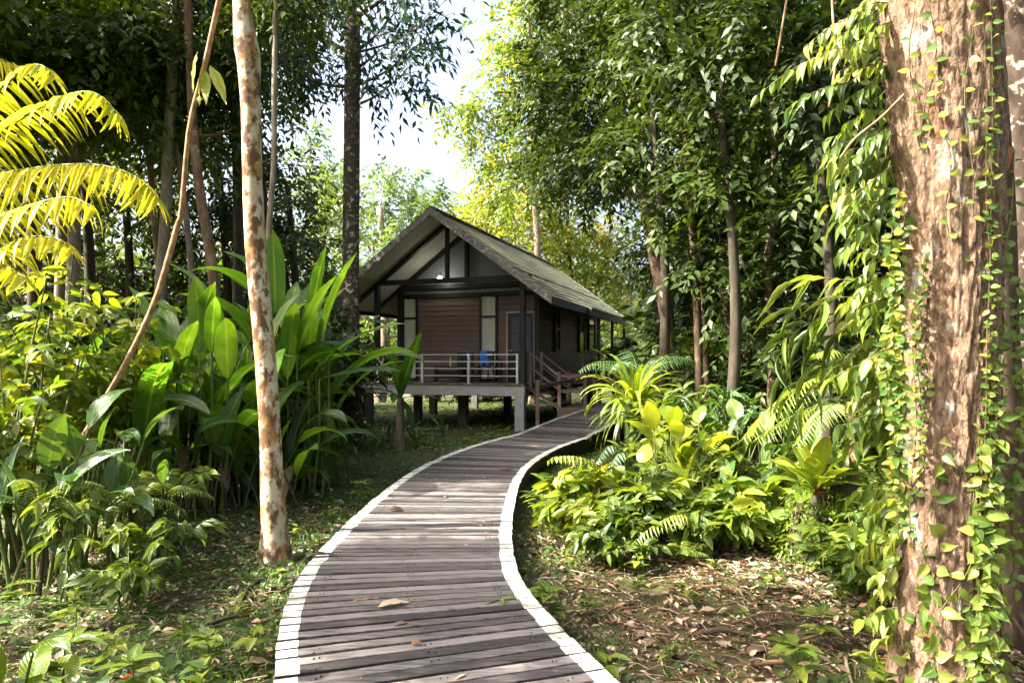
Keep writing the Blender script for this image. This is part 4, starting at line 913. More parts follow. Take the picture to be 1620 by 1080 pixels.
# camera faces the trunk from about angle -111
strands('creeper', 'fine creeper of tiny yellow-green leaves running straight up the middle right of the large trunk', [climb(-82, .3, -80, 4.2, 14, 3), climb(-78, 1.2, -86, 3.2, 9, 4)], .046, .034, T_OVAL, 'creeper', .04, jit=.6, rad=.004, out=V3(-.1, -1, 0))
strands('creeper', 'dense column of small round leaves up the left edge of the large trunk', [climb(-152, 1.2, -156, 2.5, 12, 5), climb(-146, 1.5, -152, 2.5, 9, 4), climb(-160, .9, -160, 2.3, 9, 4)], .042, .034, T_OVAL, 'creeper', .03, jit=.75, rad=.004, out=V3(-.6, -.8, 0))
strands('creeper', 'sparse creeper with round leaves crossing the top of the large trunk', [climb(-140, 3.2, -118, 4.2, 8, 5), climb(-122, 2.6, -128, 3.5, 7, 5), climb(-150, 3.1, -142, 4.2, 7, 5), climb(-106, 2.7, -96, 4.1, 7, 5)], .055, .042, T_OVAL, 'creeper', .075, rad=.004, out=V3(-.35, -1, 0))
strands('climbing_vine', 'vine with heart-shaped leaves wrapping the foot of the large trunk', [climb(-150, .1, -95, 1.1, 10, 8), climb(-110, .0, -70, 1.2, 10, 8), climb(-160, .2, -120, 1.5, 10, 8), climb(-92, .0, -84, 1.5, 10, 5), climb(-76, .1, -66, 1.7, 9, 5), climb(-132, .0, -150, .9, 8, 6)], .10, .068, T_DRIP, 'vine', .06, jit=.6, hang=.45, rad=.006, out=V3(-.3, -1, 0))
# right-hand tangle in front of the leaning trunk
pr = [[W(1592,380,4.0), W(1578,480,3.95), W(1584,600,3.9), W(1572,720,3.9), W(1580,840,3.9), W(1572,980,3.85), W(1590,1090,3.8)],
      [W(1612,440,3.9), W(1604,560,3.85), W(1612,680,3.8), W(1600,800,3.8), W(1606,930,3.8)], [W(1560,560,3.9), W(1556,680,3.8), W(1548,800,3.75), W(1560,930,3.7), W(1540,1060,3.7)],
      [W(1630,420,3.8), W(1626,560,3.8), W(1632,720,3.8)], [W(1546,640,3.85), W(1536,760,3.7), W(1532,900,3.7), W(1520,1040,3.65)]]
strands('hanging_vine', 'tangle of trailing vines with small rounded leaves right of the large trunk', pr, .072, .052, T_OVAL, 'vine', .03, jit=.6, hang=.5, rad=.006, out=V3(0, -1, .1))
strands('hanging_vine', 'bare looping yellow vine stems between the large trunk and the leaning trunk', [[W(1535,560,3.75), W(1545,460,3.7), W(1530,400,3.7), W(1560,345,3.7), W(1580,330,3.8)], [W(1560,600,3.8), W(1572,470,3.75), W(1566,400,3.75), W(1552,330,3.8), W(1560,230,3.9)], [W(1585,420,3.9), W(1600,330,3.9), W(1604,240,3.95)]], .06, .045, T_OVAL, 'creeper', .09, rad=.008, stemmat='bark_pole')
strands('creeper', 'mass of small yellow-green creeper leaves hanging along the left edge of the large trunk', [[W(1420 + 14 * math.sin(k_ * 2.1), 300 + 40 * k_, 3.72), W(1408 + 10 * math.sin(k_), 420 + 36 * k_, 3.7), W(1424, 560 + 30 * k_, 3.68), W(1412 + 12 * math.sin(k_ * 1.7), 700 + 30 * k_, 3.66)] for k_ in range(6)], .06, .045, T_OVAL, 'creeper', .028, jit=.7, rad=.004, out=V3(-.3, -1, .1))
strands('hanging_vine', 'dense green vine hanging down the right side of the large trunk to the ground', [[W(1545 + 9 * k_, 470 + 30 * (k_ % 3), 3.75), W(1552 + 8 * k_, 640, 3.68), W(1540 + 11 * k_, 800, 3.64), W(1548 + 9 * k_, 950, 3.6), W(1536 + 12 * k_, 1090, 3.6)] for k_ in range(4)], .075, .055, T_DRIP, 'vine', .045, jit=.6, hang=.5, rad=.005, out=V3(0, -1, .1))
# the leafy curtain left of the trunk: horizontal sprays whose drip-tipped leaves hang down
def curtain(name, label, spots, L, Wd, nl, length, mat='vine', hang=1.2, z_rnd=.1):
    p0 = spots[0]; t = thing(name, label, 'vine', (p0[0], p0[1], max(0, p0[2] - .5))); g, gs = Geo(), Geo()
    base = np.array(spots); n = len(base)
    d = V3(-1, -.15, -.12) + rng.normal(0, .3, (n, 3))
    sprays(g, base, d, length * rng.uniform(.6, 1.2, n), nl, L, Wd, T_DRIP, droop=.35, hang=hang, spread=.35, rnd=rng.uniform(0, 1, n), twig=(gs, .004, 0), jit=.3)
    gs.build('stem', M['twig'], t); g.build('leaves', M[mat], t); return t
def spots(boxes):
    o = []
    for (x0, y0, x1, y1, Y0, Y1, n) in boxes:
        for _ in range(n): o.append(W(rng.uniform(x0, x1), rng.uniform(y0, y1), rng.uniform(Y0, Y1)))
    return o
curtain('leafy_vine', 'sunlit sprays of drip-tipped leaves reaching left from the top of the large trunk', [W(1392,34,3.9), W(1398,60,3.8), W(1402,100,3.9), W(1398,128,3.85), W(1405,140,3.95), W(1410,172,3.9), W(1385,14,4.0), W(1410,200,3.9), W(1400,230,4.0), W(1330,78,3.9), W(1350,130,3.9), W(1412,262,3.85), W(1405,300,3.9)], .125, .046, 10, .42)
curtain('leafy_vine', 'thick curtain of bright drip-tipped leaves hanging beside the middle of the large trunk', spots([(1375,200,1430,420,3.8,4.2,26), (1380,-20,1415,140,3.8,4.2,12)]), .12, .048, 9, .27)
curtain('leafy_vine', 'mass of broad vine leaves bulging left of the large trunk at half height', spots([(1375,420,1440,660,3.9,4.4,36)]), .14, .06, 8, .27)
curtain('leafy_vine', 'low vine leaves spilling over the plants left of the foot of the large trunk', spots([(1395,640,1450,860,3.9,4.5,24), (1410,860,1440,1010,3.7,4.1,7)]), .13, .058, 8, .22, mat='vine')
g = Geo(); gs = Geo()
bs_ = [W(1345,470,4.2), W(1335,490,4.2), W(1325,505,4.25), W(1340,520,4.2), W(1330,540,4.3), W(1350,445,4.2), W(1345,560,4.2)]
sprays(g, np.array(bs_), np.array([(-1, -.1, .02), (-1, 0, -.25), (-.9, -.1, -.3), (-1, .1, -.45), (-.8, 0, -.6), (-.9, 0, .2), (-.9, 0, -.7)]), .42, 9, .26, .024, T_LANCE, droop=.25, hang=.5, spread=.4, twig=(gs, .004, 0))
t = thing('bamboo_vine', 'spray of long narrow bamboo-like leaves pointing left from the vine curtain', 'vine', W(1340,520,4.2)); g.build('leaves', M['vine'], t); gs.build('stem', M['twig'], t)
for k_, (pp, lb) in enumerate([([W(1248,-20,7), W(1238,40,7), (W(1227,105,7))], 'short brown liana hanging in front of the dark leaves at the top'), ([W(1316,-20,6), W(1318,30,6), W(1322,95,6), W(1312,170,6)], 'thin pale liana hanging just left of the vine sprays'),
                               ([W(1430,150,3.75), W(1395,185,3.7), W(1352,220,3.7), (W(1330,250,3.75))], 'bare brown twig slanting down left from the large trunk')]):
    g = Geo(); tube(g, spline(pp, 16), [.012 if k_ < 2 else .008] * 16, 6, bump=.1); solo(g, 'liana', M['bark_pole'], lb, 'vine', pp[-1])
g = Geo(); bigleaf(g, W(1591,225,3.9), -1.5, R(-82), .17, .06, .1, P_LANCE, 8, .3, .02, rnd=.99); 
solo(g, 'dead_leaf', leaf_mat('rust_leaf', [(.30,.08,.02),(.36,.11,.03)], tf=.3), 'rust-red dead leaf hanging in the dark right of the large trunk', 'leaf', W(1591,255,3.9))

# ------------------------------------------------------------------ plant builders
def paddle_plant(name, label, x, y, h, n, mat='heli', leafL=1.2, leafW=.26, lean=.25, spread=.25, group=None, cat='plant', az0=None, upright=.7, ragged=.0, rw=.004, seed=0):
    q = np.random.RandomState(seed + 100); z0 = hz(x, y); t = thing(name, label, cat, (x, y, z0), group); gs, gl_ = Geo(), Geo()
    for k_ in range(n):
        az = q.uniform(0, 6.28) if az0 is None else az0 + k_ * 2.4 + q.uniform(-.4, .4)
        u = q.uniform(0, 1); el = R(86 - 42 * u ** 1.3 * (1.6 - upright)); L_ = leafL * q.uniform(.7, 1.15); ps = max(.15, h * q.uniform(.5, 1.05) - L_ * math.sin(el) * .9)
        b = V3(x + q.normal(0, spread), y + q.normal(0, spread), z0 - .03)
        hd = V3(math.cos(az), math.sin(az), 0); top = b + hd * ps * lean * (.25 + u) + V3(0, 0, ps)
        tube(gs, spline([b, b + (top - b) * .5 - hd * ps * .04, top], 8), np.linspace(.022, .011, 8) * (h / 2.6) ** .5, 6, q.uniform(.2, 1), 0, cap=False)
        bigleaf(gl_, top, az, el, L_, leafW * q.uniform(.8, 1.15), R(25 + 75 * u), P_PADDLE if mat == 'heli' else P_LANCE, 14, .45, rw, roll=q.uniform(-.5, .5), rnd=np.clip(q.uniform(0, 1), 0, 1), wf=q.uniform(3, 7), arch_pow=1.5, ragged=ragged)
    if mat == 'heli':                                                  # dry brown leaves hanging about the stems
        gd = Geo()
        for k_ in range(n // 2): bigleaf(gd, V3(x + q.normal(0, spread), y + q.normal(0, spread), z0 + q.uniform(.3, .45) * h), q.uniform(0, 6.28), R(q.uniform(-30, 30)), .7 * leafL * q.uniform(.5, 1), leafW * .5, R(70), P_LANCE, 9, .9, .02, rnd=q.uniform(.1, .6), ragged=.2)
        gd.build('dry_leaves', M['deadleaf'], t)
    gs.build('stems', M['drystem' if mat == 'heli' else 'stem'], t); gl_.build('leaves', M[mat], t); return t
def shrub(name, label, x, y, h, r, ns, L, Wd, mat, T=T_OVAL, nl=6, per=5, group=None, z0=None, hang=.25, cat='shrub', lift=.25, twl=.22, rn=(0, 1)):
    z0 = hz(x, y) if z0 is None else z0; t = thing(name, label, cat, (x, y, z0), group); gs, gl_ = Geo(), Geo()
    for k_ in range(ns):
        az = rng.uniform(0, 6.28); rr = r * rng.uniform(.2, 1) ** .7; hh = h * rng.uniform(.55, 1.05) * (1 - .35 * (rr / r) ** 2)
        b = V3(x, y, z0 - .02) + rng.normal(0, .05 + .08 * r, 3) * V3(1, 1, 0); e = V3(x + math.cos(az) * rr, y + math.sin(az) * rr, z0 + hh)
        P = spline([b, b + (e - b) * .5 + V3(0, 0, .12 * h), e], 10); tube(gs, P, np.linspace(.011, .004, 10) * (h ** .5), 5, rng.uniform(0, 1), 0, cap=False)
        f = rng.uniform(lift, 1, per); f[0] = 1; pos = np.stack([np.interp(f, np.linspace(0, 1, 10), P[:, c]) for c in range(3)], 1)
        d = rng.normal(0, 1, (per, 3)) * V3(1, 1, .4) + V3(math.cos(az) * .5, math.sin(az) * .5, .25)
        sprays(gl_, pos, d, twl * rng.uniform(.6, 1.2, per), nl, L, Wd, T, hang=hang, rnd=rng.uniform(rn[0], rn[1], per), twig=(gs, .003, 0))
    gs.build('stems', M['stem'], t); gl_.build('leaves', M[mat], t); return t
def fern(name, label, x, y, z, n, length, plen, pw, mat, elev=(35, 75), arch=80, npair=26, group=None, az=None, droop=.25, T=T_PINNA, stalk=.0, cat='fern', rnd=(.2, .9), base=None, taper=.75):
    t = thing(name, label, cat, (x, y, hz(x, y) if base is None else base), group)
    if z > .25 and base is None:
        g = Geo(); tube(g, spline([(x, y, -.05), (x + .04, y, z * .5), (x, y, z)], 10), np.linspace(.07, .05, 10) * (1 + stalk) * (.3 if length < .7 else 1), 9, bump=.15); g.build('trunk', M['bark_dark'], t)
    for k_ in range(n):
        a = (k_ * 2.4 + rng.uniform(-.3, .3)) if az is None else az[k_ % len(az)] + rng.uniform(-.12, .12); e = R(rng.uniform(*elev)); L_ = length * rng.uniform(.8, 1.1)
        s_ = np.linspace(0, 1, 8); ee = e - R(arch) * s_; dl = L_ / 7
        r_ = np.concatenate([[0], np.cumsum(np.cos(ee[:-1]) * dl)]); zz = np.concatenate([[0], np.cumsum(np.sin(ee[:-1]) * dl)])
        P = np.stack([x + math.cos(a) * r_, y + math.sin(a) * r_, z + zz], 1)
        g = Geo(); frond(g, P, plen, npair, pw, droop, T, .005 + .004 * length, rng.uniform(*rnd), 0, 1, taper=taper); g.build('frond', [M[mat], M['stem']], t)
    return t

# ------------------------------------------------------------------ left: golden palm fronds
t = thing('golden_palm', 'sunlit golden-yellow palm with arching drooping fronds at the left edge', 'palm', (-3.3, 3.25, 0))
g = Geo(); tube(g, spline([(-3.3, 3.25, -.05), (-3.27, 3.22, 1.2), (-3.2, 3.2, 2.35)], 16), np.linspace(.09, .07, 16), 12, bump=.08); g.build('trunk', M['bark_brown'], t)
FP = [([W(-200,300,3.2), W(-90,210,3.15), (W(0,140,3.1)), W(40,108,3.05), W(66,104,3.0), W(84,122,2.98)], .21, 27, .027, 1.0), ([W(-200,320,3.2), W(-90,245,3.1), W(0,205,3.0), W(70,166,2.95), W(120,147,2.9), W(155,150,2.88), W(187,182,2.86)], .23, 40, .027, 1.0),
      ([W(-210,330,3.2), W(-80,285,3.1), W(0,275,3.0), W(90,262,2.95), W(160,262,2.9), W(215,280,2.87), W(246,312,2.85)], .26, 45, .027, 1.15), ([W(-200,350,3.2), W(-90,352,3.0), W(-20,345,2.9), W(60,321,2.8), W(110,312,2.78), W(146,326,2.76)], .23, 35, .027, 1.15),
      ([W(-200,360,3.2), W(-90,400,3.0), W(-20,402,2.9), W(40,376,2.85), W(90,378,2.82), W(112,392,2.8)], .21, 29, .027, 1.15), ([W(-200,370,3.2), W(-110,440,3.0), W(-40,440,2.9), W(10,424,2.85), W(40,440,2.8)], .19, 24, .027, 1.15),
      ([W(-200,290,3.2), W(-120,160,3.3), W(-40,90,3.4), W(20,100,3.5)], .21, 29, .027, 1.0), ([W(-200,320,3.2), W(-230,180,3.6), W(-250,120,4.0)], .21, 29, .027, 1.0)]
for P, pl, npr, pw, dr in FP:
    g = Geo(); frond(g, P, pl, npr, pw, dr, T_PINNA, .009, rng.uniform(.35, .7), 0, 1, taper=.5, start=.3, fwd=.5, lift=.25, wild=.17); g.build('frond', [M['gold'], M['stem']], t)

# ------------------------------------------------------------------ left: paddle-leaved clumps
hl = [(238,740,8.6,2.3,8,'paddle-leaved plant with leaves behind the foot of the leaning stem'), (285,738,9.2,2.75,9,'tall paddle-leaved plant just right of the leaning stem'),
      (322,740,9.6,3.1,10,'paddle-leaved plant midway between the leaning stem and the pale trunk'), (362,740,10.2,2.9,10,'paddle-leaved plant immediately left of the pale trunk'), (398,740,10.8,3.15,9,'paddle-leaved plant directly behind the pale trunk'),
      (438,740,10.4,3.75,11,'tallest paddle-leaved plant, right of the pale trunk, with one high leaf'), (468,740,10.9,3.35,11,'paddle-leaved plant with ragged leaves at the right end of the clump'), (455,740,11.8,2.9,8,'paddle-leaved plant half hidden at the back of the clump'),
      (180,740,9.0,2.3,9,'paddle-leaved plant left of the leaning stem among the shrubs'), (120,740,9.6,2.5,8,'paddle-leaved plant behind the broad-leaved shrubs at left')]
for k_, (px, _, Y, h, n, lb) in enumerate(hl):
    p = G(px, Y); paddle_plant('paddle_plant', lb, p[0], p[1], h, n + 6, leafL=1.85 * (h / 3) ** .6, leafW=.33, lean=.22, spread=.34, group='tall paddle-leaved plants on the left', seed=k_, upright=.85, ragged=.10)
for k_, (px, Y, h, lb) in enumerate(((262,8.3,1.5,'short leafy paddle plant at the front left of the clump'), (345,8.9,1.6,'short leafy paddle plant just left of the pale trunk foot'), (410,9.4,1.7,'short leafy paddle plant behind the pale trunk foot'), (445,9.5,1.6,'short leafy paddle plant filling the clump base right of the pale trunk'), (300,9.0,1.9,'middling paddle plant with drooping leaves inside the left half of the clump'))):
    p = G(px, Y); paddle_plant('paddle_plant', lb, p[0], p[1], h, 12, leafL=1.0, leafW=.26, lean=.5, spread=.3, group='short paddle plants at the foot of the clump', seed=200 + k_, upright=.2, ragged=.12)
# signature leaves
def single_leaves(t, spec, mat='heli'):
    g, gs = Geo(), Geo()
    for (bx_, by_, Y, az, el, L_, w_, ar, rn) in spec:
        b = W(bx_, by_, Y); bigleaf(g, b, R(az), R(el), L_, w_, R(ar), P_PADDLE, 16, .45, .004, rnd=rn, wf=5, arch_pow=1.4, ragged=.06, roll=.25)
        f = G(bx_ - 10, Y); tube(gs, spline([f, (f + b) / 2 + V3(.04, 0, 0), b], 8), np.linspace(.03, .014, 8), 6, .5, cap=False)
    gs.build('stems', M['stem'], t); g.build('leaves', M[mat], t)
p = G(455, 9.8); t = thing('paddle_plant', 'paddle-leaved plant right of the pale trunk, its long leaves fanning right', 'plant', p, 'tall paddle-leaved plants on the left')
single_leaves(t, [(436,505,9.8,-90,87,1.28,.30,6,.55), (470,560,9.8,-30,66,1.35,.30,28,.75), (488,600,9.8,-10,48,1.45,.26,40,.5), (520,560,9.9,-12,32,1.3,.22,30,.2), (505,600,9.7,-5,14,1.2,.24,20,.1), (500,560,10.4,-25,72,1.7,.28,22,.8), (488,540,10.6,-40,78,1.5,.28,14,.4), (455,600,9.8,-60,75,1.2,.30,25,.9), (425,600,9.9,-140,70,1.2,.28,25,.8)])
p = G(318, 8.6); t = thing('paddle_plant', 'paddle-leaved plant fronting the clump, one straight bright leaf left of the pale trunk', 'plant', p, 'tall paddle-leaved plants on the left')
single_leaves(t, [(316,560,8.6,-90,86,.98,.26,8,.85), (335,560,8.6,-60,74,.8,.2,30,.6), (240,560,8.6,200,58,1.3,.26,20,.5), (222,600,8.4,-10,28,.85,.2,20,.15), (200,625,8.2,0,22,.75,.2,25,.35), (260,560,8.6,150,60,1.2,.25,25,.7), (220,640,8.0,-20,16,1.1,.24,50,.1), (280,600,8.4,-40,65,.9,.26,30,.9), (360,600,8.6,-70,70,.9,.28,30,.9)])
# banana in front of the cabin porch
p = G(632, 14.6); t = thing('banana_plant', 'small banana plant with a grey-brown stem in front of the porch railing', 'banana plant', p)
g = Geo(); tube(g, spline([p - V3(0, 0, .05), p + V3(.01, 0, .5), p + V3(.02, 0, 1.15)], 10), np.linspace(.12, .07, 10), 10, bump=.08); g.build('stem', M['bark_grey'], t)
g = Geo()
for (az, el, L_, w_, ar, rn) in ((-40, 72, 1.6, .34, 14, .35), (-120, 78, 1.35, .28, 18, .6), (-20, 18, .95, .2, 35, .1), (-165, 25, .95, .22, 40, .2), (-95, 45, .7, .22, 100, .1), (160, 12, 1.0, .2, 30, .3), (-40, -30, .8, .18, 60, .2), (-70, 85, .8, .2, 10, .5), (175, 40, .9, .22, 60, .1)):
    bigleaf(g, p + V3(.02, 0, 1.12), R(az), R(el), L_, w_, R(ar), P_PADDLE, 14, .4, .006, rnd=rn, ragged=.08)
g.build('leaves', M['heli'], t)
# a few small dark strap plants about the cabin's left foot
for k_, (px, Y, lb) in enumerate(((592,14.2,'small bluish leafy plant at the foot of the lichen-spotted trunk'), (665,15.2,'low leafy plant under the front beam of the cabin'), (700,15.8,'low dark plant in front of the cabin columns'), (615,16.6,'leafy plant below the porch left of the banana stem'))):
    p = G(px, Y); paddle_plant('small_plant', lb, p[0], p[1], .75, 8, 'gloss', .45, .1, spread=.08, seed=30 + k_)

# ------------------------------------------------------------------ left: shrubs and gingers in front
sl = [(15,6.4,3.05,.85,14,.17,.085,'warm','tall broad-leaved shrub coloured as if in yellow glare under the golden palm'), (105,7.4,3.2,.9,17,.18,.09,'bright','tall broad-leaved shrub reaching up right of the golden palm'), (190,8.0,3.0,.7,13,.17,.085,'bright','leafy shrub between the broad-leaved shrubs and the leaning stem'), (-60,6.0,1.9,.6,13,.16,.08,'bright','bright shrub cut off by the left edge below the palm')]
for px, Y, h, r, n, L_, w_, mt, lb in sl:
    p = G(px, Y); shrub('broadleaf_shrub', lb, p[0], p[1], h, r, n, L_, w_, mt, nl=6, per=7, twl=.34, lift=.35)
gl2 = [(20,5.7,1.75,6,.6,.19,'gloss','glossy ginger plant shining white in the sun at the left edge'), (95,6.2,1.6,7,.5,.15,'gloss','glossy ginger plant with long leaves left of the leaning stem base'), (172,6.1,1.55,8,.55,.18,'gloss','ginger plant with broad drooping blue-green leaves below the leaning stem'),
       (150,7.2,1.5,7,.45,.14,'shrub','ginger plant behind the drooping blue-green leaves'), (250,6.8,1.3,7,.45,.14,'gloss','ginger plant with leaves drooping toward the pale trunk'), (60,7.2,1.8,7,.5,.14,'shrub','mid green ginger plant behind the glossy left ones'), (-10,3.5,.75,6,.42,.14,'bright','low bright ginger leaf clump at the lower left edge')]
for k_, (px, Y, h, n, L_, w_, mt, lb) in enumerate(gl2):
    p = G(px, Y); paddle_plant('ginger_plant', lb, p[0], p[1], h, n + 2, mt, L_, w_, lean=.35, spread=.14, seed=50 + k_, upright=.1)
for k_, (px, Y, h, mt, lb) in enumerate(((240,5.6,.72,'shrub','young sapling with thin dark stem and drooping leaves on the left clearing'), (200,5.2,.55,'shrub','short sapling on a thin reddish stem left of the drooping sapling'), (110,5.4,1.0,'shrub','slender upright sapling among the left stems'), (275,6.2,.9,'mid','bushy sapling right of the drooping sapling'), (305,7.2,1.0,'shrub','leafy shrub against the dark hollow left of the pale trunk'))):
    p = G(px, Y); shrub('sapling', lb, p[0], p[1], h, .28, 4, .17, .065, mt, T_DRIP, nl=6, per=4, lift=.75, twl=.2, hang=.6)
for k_, (px, Y, z, lb) in enumerate(((205,6.2,.62,'pale feathery fern over the left clearing'), (260,6.6,.6,'feathery fern left of the pale trunk foot'), (60,5.6,.75,'pale fern under the glossy ginger plants'))):
    p = G(px, Y); fern('feathery_fern', lb, p[0], p[1], z, 7, .6, .12, .02, 'fern', elev=(25, 65), arch=85, npair=20)
# fern-covered stump
p = G(492, 10.4); t = thing('mossy_stump', 'mossy stump overgrown with little ferns left of the boardwalk', 'stump', p)
g = Geo(); tube(g, spline([p - V3(0, 0, .1), p + V3(.03, 0, .4), p + V3(0, 0, .85)], 14), np.linspace(.34, .24, 14), 18, bump=.25, seed=3); g.build('stump', M['moss'], t)
g = Geo(); gg = Geo()
n = 420; a = rng.uniform(0, 6.28, n); z = rng.uniform(0.05, .95, n); b_ = np.stack([p[0] + np.cos(a) * .27, p[1] + np.sin(a) * .27, z], 1)
sprays(g, b_, np.stack([np.cos(a), np.sin(a), rng.uniform(-.4, .8, n)], 1), .24, 8, .07, .022, T5, hang=.4, rnd=rng.uniform(0, .8, n)); g.build('moss_tufts', M['fern'], t)
for k_ in range(9):
    a = -2.9 + k_ * .42; q = p + V3(math.cos(a) * .12, math.sin(a) * .12, .88); d = V3(math.cos(a), math.sin(a), 0)
    g = Geo(); frond(g, [q, q + d * .2 + V3(0, 0, .22), q + d * .45 + V3(0, 0, .2), q + d * .6 + V3(0, 0, .02)], .11, 20, .02, .3, rad=.004, rnd=rng.uniform(.3, 1)); g.build('frond', [M['fern'], M['stem']], t)
# understory wall at the back of both sides: one dark shrub, copied
proto = None
us = [(30,10.5),(90,11.5),(160,12.0),(60,13.5),(210,12.8),(260,13.5),(320,13.2),(380,13.4),(440,14),(500,15),(150,14.5),(340,15),(420,16.5),(20,15),(520,19),(250,17),(560,21),(1105,14.8),(1100,16.5),(1140,14.5),(1190,15.5),(1230,13.5),(1280,12.5),(1330,12),(1250,16),(1380,11),(1440,10.5),(1500,10),(1560,9.5),(1610,9),(1400,14),(1320,15),(1125,19)]
big_us = [(1135,23),(1120,21),(1180,22),(1240,20),(1300,21),(1370,19),(40,24),(120,25),(220,24),(300,26),(380,25),(470,27),(1440,17),(1560,15),(735,31)]
sm_us = [(690,31.5),(770,31),(800,32.5),(835,32)]  # with the last of big_us, added behind the cabin as a dark screen below deck
for k_, (px, Y) in enumerate(us):
    p = G(px, Y); lb = 'dense dark understory shrub in the gloom beneath the forest trees'
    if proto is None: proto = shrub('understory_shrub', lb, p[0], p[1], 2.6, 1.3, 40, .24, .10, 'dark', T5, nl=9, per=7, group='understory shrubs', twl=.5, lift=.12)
    else: dup(proto, p, rng.uniform(0, 6.28), rng.uniform(.8, 1.25))
for px, Y in big_us: dup(proto, G(px, Y), rng.uniform(0, 6.28), rng.uniform(1.7, 2.2) if px != 735 else 1.0)
for px, Y in sm_us: dup(proto, G(px, Y), rng.uniform(0, 6.28), rng.uniform(.8, 1.0))

# ------------------------------------------------------------------ right: ferns and broad-leaved plants
p = G(1003, 11.0); ctr = W(1003, 640, 11)
t = thing('strap_fern', 'large yellow-green strap-leaved fern arching over the boardwalk bend', 'fern', p)
g = Geo(); tube(g, spline([p - V3(0, 0, .05), p + V3(0, 0, .6), ctr - V3(0, 0, .05)], 10), np.linspace(.16, .2, 10), 12, bump=.2); g.build('stump', M['moss'], t)
g = Geo()
for k_ in range(58):
    a = k_ * 2.39996 + rng.uniform(-.2, .2); u = (k_ + .5) / 58; el = R(86 - 80 * u + rng.uniform(-6, 6))
    bigleaf(g, ctr + V3(math.cos(a) * .08, math.sin(a) * .08, .05), a, el, rng.uniform(.8, 1.12) * (1 - .1 * u), rng.uniform(.075, .11), R(60 + 60 * u + rng.uniform(-10, 20)), P_STRAP, 14, .3, .008, rnd=rng.uniform(.1, 1), arch_pow=1.5, ragged=.12, wf=6, roll=rng.uniform(-.5, .5))
for k_ in range(26):
    a = rng.uniform(2.8, 6.6); q = ctr + V3(math.cos(a) * .16, math.sin(a) * .16, -.05)
    bigleaf(g, q, a, R(rng.uniform(-35, 10)), rng.uniform(.6, .9), .05, R(60), P_STRAP, 10, .2, .01, rnd=rng.uniform(0, .6))
g.build('fronds', M['strap'], t)
p = G(1010, 12.6); fern('feather_palm', 'dark green feather-leaved palm behind the strap-leaved fern', p[0], p[1], 1.55, 9, 1.25, .34, .03, 'fernblue', elev=(40, 80), arch=95, npair=22, cat='palm', droop=.35)
for k_, (px, Y, h, mt, lb) in enumerate(((1085,10.2,1.75,'shrub','dark green leafy shrub right of the strap-leaved fern'), (1130,10.8,1.5,'gloss','shaded leafy shrub in front of the close pair of slim trunks'), (1060,9.6,1.3,'mid','leafy shrub under the right side of the strap-leaved fern'))):
    p = G(px, Y); shrub('leafy_shrub', lb, p[0], p[1], h, .55, 15, .24, .07, mt, T_LANCE, nl=7, per=6, twl=.35, lift=.35)
for k_, (px, Y, h, lb) in enumerate(((1160,9.6,1.5,'dark upright paddle-leaved plant in the shade right of the leafy shrubs'), (1215,9.8,1.35,'dark upright plant in the shade before the mottled trunk'), (1270,9.2,1.4,'dark shaded plant behind the arching feather fronds'))):
    p = G(px, Y); paddle_plant('shade_plant', lb, p[0], p[1], h, 12, 'gloss', .7, .16, spread=.2, seed=70 + k_)
# broad upright yellow-green leaves
def broad(name, label, px, Y, h, n, L_, w_, mat, seed, spread=.22, elev=(45, 88), prof=P_OVAL, rn=(0, 1)):
    q = np.random.RandomState(seed + 300); p = G(px, Y); t = thing(name, label, 'plant', p); g, gs = Geo(), Geo()
    for k_ in range(n):
        a = k_ * 2.4 + q.uniform(-.3, .3); b = p + V3(q.normal(0, spread), q.normal(0, spread), 0); hh = h * q.uniform(.35, 1); e = b + V3(math.cos(a) * .12, math.sin(a) * .12, hh)
        tube(gs, spline([b - V3(0, 0, .03), (b + e) / 2, e], 6), [.012, .011, .01, .009, .008, .007], 5, .6, cap=False)
        bigleaf(g, e, a, R(q.uniform(*elev)), L_ * q.uniform(.7, 1.1), w_ * q.uniform(.8, 1.1), R(q.uniform(20, 70)), prof, 12, .35, .012, rnd=q.uniform(*rn), roll=q.uniform(-.5, .5), wf=3)
    gs.build('stems', M['stem'], t); g.build('leaves', M[mat], t); return t
broad('broadleaf_plant', 'bright yellow-green broad-leaved plant right of the strap-leaved fern', 1068, 8.4, 1.15, 26, .46, .25, 'bright', 1, .2, rn=(.4, 1))
broad('broadleaf_plant', 'broad-leaved plant with pale upright green leaves behind the bright yellow-green one', 1118, 8.8, 1.25, 18, .48, .24, 'shrub', 2, .2, (55, 90))
broad('broadleaf_plant', 'shiny dark broad-leaved plant at the middle of the right bank', 1150, 7.8, .7, 20, .38, .14, 'gloss', 3, .25, (20, 75))
broad('broadleaf_plant', 'glossy broad-leaved plant left of the rosette on its mossy mound', 1215, 7.4, .65, 20, .34, .13, 'shrub', 4, .25, (20, 75))
broad('broadleaf_plant', 'leafy plant crowding the right side of the rosette mound', 1350, 6.2, .75, 22, .36, .15, 'shrub', 5, .25, (15, 70))
p = G(1082, 8.1); fern('spire_fern', 'upright yellow fern with stiff fronds rising among the broad leaves', p[0], p[1], .2, 7, .95, .09, .018, 'fern', elev=(68, 86), arch=45, npair=26, rnd=(.6, 1))
